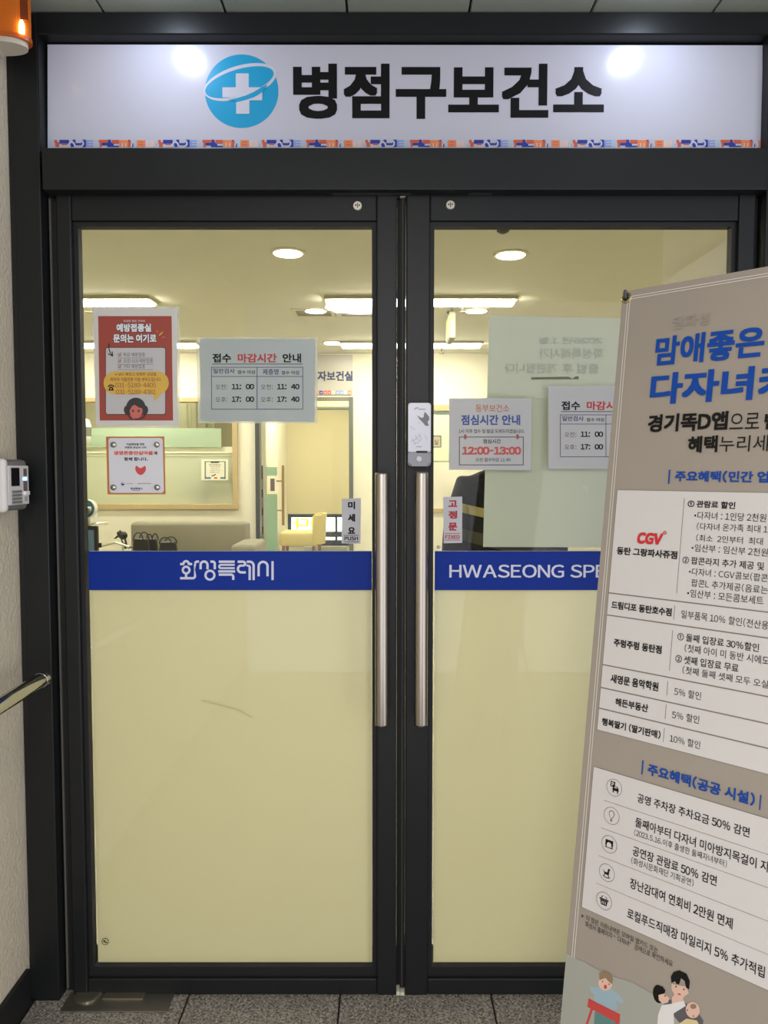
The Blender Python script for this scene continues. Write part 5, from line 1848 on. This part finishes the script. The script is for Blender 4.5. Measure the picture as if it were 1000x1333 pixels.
ok_ = ks.location.copy()
obj('frame', box(xb0 - 0.02, X(129.5, YM), YM - 0.06, YM - 0.03, Z(760, YM), Z(684, YM), bev=0.006), mat('matte_black', (26, 26, 28), rough=0.5), ks, off=ok_)
obj('screen', box(xb0 - 0.0, X(125, YM), YM - 0.063, YM - 0.059, Z(752, YM), Z(689, YM)), mat('screen_blue_grey', (66, 88, 100), rough=0.15, emit=0.15), ks, off=ok_)
obj('side_knob', box(X(129.5, YM), X(133, YM), YM - 0.055, YM - 0.03, Z(712, YM), Z(706, YM), bev=0.003), mat('matte_black', (26, 26, 28)), ks, off=ok_)
tbm = thing('monitor_table', 'small white pedestal table carrying the blood pressure monitor', 'table', (X(104, YM), YM, 0))
obj('table_top', box(xb0 - 0.10, xb1 + 0.005, YM - 0.025, YM + 0.3, Z(683, YM) - 0.022, Z(683, YM) - 0.001), mat('table_white', (222, 220, 204), rough=0.5), tbm, off=tbm.location)
obj('pedestal', box(xb0 - 0.04, xb1 - 0.04, YM + 0.05, YM + 0.22, 0, Z(683, YM) - 0.022), mat('table_white', (222, 220, 204)), tbm, off=tbm.location)

# ------------------------------------------------------------------ framed room sign seen in the right glass
pr = Flat('room_name_plate', 'small white plate with thin black border beside the door lock', 'sign', at(548, 583, 5.2))
pr.sheet('plate', mat('plate_white', (232, 228, 200), 0.5), [(540, 567), (574.5, 567), (574.5, 582.5), (540, 582.5)], thick=0.006)
pr.frame('border', BLACK, 540, 567, 574.5, 582.5, 0.9, 1)
pr.line('lettering', BLACK, '실', 565, 570.5, 572, 579)
pr.done()
br_ = obj('wall_bracket', box(pr.o.x, pr.o.x + 0.01, 5.206, YB - 0.001, Z(582, 5.2), Z(567, 5.2)), mat('plate_white', (232, 228, 200)), pr.root)
br_.matrix_parent_inverse = Matrix(pr.M).inverted()

# white suction hook low on the right door glass
hk = at(571, 712, YP)
h_ = thing('suction_hook', 'tiny clear suction hook at the lower left of the right glass', 'hook', hk)
bm = bmesh.new()
lathe(bm, [(0.0045, 0.001), (0.005, -0.001), (0.0025, -0.004), (0.0015, -0.006)], (0, 0, 0), 'Y', 20)
obj('suction_cup', bm, mat('hook_clear', (206, 202, 176), rough=0.2), h_)

# ------------------------------------------------------------------ person standing behind the right door
PY = 1.05
pxx = X(658, PY, 640)
per = thing('person', 'person with back turned wearing a black jacket with pale yellow and grey bands', 'person', (pxx, PY, 0), R(0))
SKN = mat('skin', (206, 160, 130), rough=0.55)
J = [(0, 0, 0.92, .135, .10), (0, 0.0, 1.06, .125, .09), (0, 0.0, 1.22, .15, .10), (0, 0.01, 1.34, .14, .09), (0, 0.01, 1.42, .058), (0, -0.0 + 0.02, 1.48, .052), (0, 0.03, 1.56, .070, .085), (0, 0.03, 1.64, .062, .078),
     (-.14, 0.0, 1.33, .045), (-.205, -0.01, 1.12, .040), (-.20, 0.09, 0.90, .034), (-.20, 0.12, 0.84, .028, .02),
     (.14, 0.0, 1.33, .045), (.205, -0.01, 1.12, .040), (.20, 0.09, 0.90, .034), (.20, 0.12, 0.84, .028, .02),
     (-.09, 0, 0.86, .088), (-.095, 0.01, 0.48, .056), (-.10, -0.02, 0.09, .040), (-.10, 0.11, 0.035, .038, .028),
     (.09, 0, 0.86, .088), (.095, 0.01, 0.48, .056), (.10, -0.02, 0.09, .040), (.10, 0.11, 0.035, .038, .028)]
E_ = [(0, 1), (1, 2), (2, 3), (3, 4), (4, 5), (5, 6), (6, 7), (3, 8), (8, 9), (9, 10), (10, 11), (3, 12), (12, 13), (13, 14), (14, 15),
      (0, 16), (16, 17), (17, 18), (18, 19), (0, 20), (20, 21), (21, 22), (22, 23)]
skin('body', J, E_, per, SKN, 2)
# fingers
for sx in (-1, 1):
    fp, fe = [], []
    base = (sx * .20, .12, .84)
    for k in range(4):
        i = len(fp)
        yy = .085 + k * .020
        ln = (.055, .066, .07, .058)[k]
        fp += [(sx * .20, yy, .83, .0095), (sx * .198, yy + .004, .83 - ln * .55, .0085), (sx * .188, yy + .006, .83 - ln, .007)]
        fe += [(i, i + 1), (i + 1, i + 2)]
    for k in range(4):
        sub = fp[3 * k:3 * k + 3]
        o = skin('finger', sub, [(0, 1), (1, 2)], per, SKN, 1)
    skin('thumb', [(sx * .19, .145, .85, .011), (sx * .18, .165, .82, .010), (sx * .175, .172, .795, .008)], [(0, 1), (1, 2)], per, SKN, 1)
# jacket with bands
jm = mat('jacket_black', (24, 24, 27), rough=0.75)
nt = jm.node_tree
tcn = nt.nodes.new('ShaderNodeTexCoord')
sp = nt.nodes.new('ShaderNodeSeparateXYZ')
ma = nt.nodes.new('ShaderNodeMath')
ma.operation = 'MULTIPLY_ADD'
ma.inputs[1].default_value = 0.22
crn = nt.nodes.new('ShaderNodeValToRGB')
crn.color_ramp.interpolation = 'CONSTANT'
z1a, z1b = Z(673, PY), Z(661, PY)
z2a, z2b = Z(709, PY), Z(693, PY)
els = [(0.0, (24, 24, 27)), (z2a - 0.02, (96, 96, 82)), (z2b - 0.02, (22, 26, 36)), (z1a - 0.02, (224, 212, 152)), (z1b - 0.02, (24, 24, 27))]
crn.color_ramp.elements[0].color = lin(els[0][1])
crn.color_ramp.elements[1].position = els[1][0] - 0.7
crn.color_ramp.elements[1].color = lin(els[1][1])
for p_, c_ in els[2:]:
    e_ = crn.color_ramp.elements.new(p_ - 0.7)
    e_.color = lin(c_)
sb_ = nt.nodes.new('ShaderNodeMath')
sb_.operation = 'SUBTRACT'
sb_.inputs[1].default_value = 0.7
nt.links.new(tcn.outputs['Object'], sp.inputs[0])
nt.links.new(sp.outputs['X'], ma.inputs[0])
nt.links.new(sp.outputs['Z'], ma.inputs[2])
nt.links.new(ma.outputs[0], sb_.inputs[0])
nt.links.new(sb_.outputs[0], crn.inputs[0])
nt.links.new(crn.outputs[0], nt.nodes['Principled BSDF'].inputs['Base Color'])
JK = [(0, 0, 0.84, .175, .135), (0, 0, 0.98, .17, .13), (0, 0.0, 1.14, .18, .135), (0, 0.0, 1.28, .185, .13), (0, 0.01, 1.395, .14, .10), (0, 0.01, 1.445, .085, .08),
      (-.165, 0.0, 1.355, .076), (-.195, -0.01, 1.14, .062), (-.200, 0.07, 0.95, .054), (-.205, 0.10, 0.87, .046),
      (.165, 0.0, 1.355, .076), (.195, -0.01, 1.14, .062), (.200, 0.07, 0.95, .054), (.205, 0.10, 0.87, .046)]
skin('jacket', JK, [(0, 1), (1, 2), (2, 3), (3, 4), (4, 5), (3, 6), (6, 7), (7, 8), (8, 9), (3, 10), (10, 11), (11, 12), (12, 13)], per, jm, 2)
skin('trousers', [(0, 0, 0.90, .15, .12), (-.09, 0, 0.80, .10), (-.095, 0.01, 0.48, .072), (-.10, -0.015, 0.10, .058), (.09, 0, 0.80, .10), (.095, 0.01, 0.48, .072), (.10, -0.015, 0.10, .058)],
     [(0, 1), (1, 2), (2, 3), (0, 4), (4, 5), (5, 6)], per, mat('trousers_dark', (34, 34, 40), rough=0.8), 2)
for sx in (-1, 1):
    skin('shoe', [(sx * .10, -0.05, 0.045, .042, .044), (sx * .10, 0.05, 0.042, .046, .040), (sx * .10, 0.16, 0.032, .040, .030)], [(0, 1), (1, 2)], per, BLK, 2)
skin('hair', [(0, 0.0, 1.52, .070, .060), (0, 0.005, 1.60, .088, .088), (0, 0.015, 1.66, .078, .084)], [(0, 1), (1, 2)], per, mat('black_hair', (20, 18, 17), rough=0.5), 2)
bm = bmesh.new()                                     # face, turned away from the doors
blob(bm, (0, 0.108, 1.575), 0.013, 0.020, 0.022, 12)
for sx in (-1, 1):
    blob(bm, (sx * 0.078, 0.03, 1.575), 0.012, 0.02, 0.03, 12)
obj('nose_and_ears', bm, SKN, per, smooth=True)
for sx in (-1, 1):
    bm = bmesh.new()
    blob(bm, (sx * 0.03, 0.098, 1.60), 0.012, 0.008, 0.006, 12)
    obj('eye', bm, BLK, per, smooth=True)
bm = bmesh.new()
blob(bm, (0, 0.096, 1.54), 0.022, 0.010, 0.006, 12)
obj('mouth', bm, mat('lip', (170, 96, 90), rough=0.5), per, smooth=True)

print('T', time.time() - T0)


# ------------------------------------------------------------------ all lettering and print
for fl_, args_, kw_ in REQUESTS:
    fl_.set_text(*args_, **kw_)
for fl_ in FLATS:
    fl_.build()
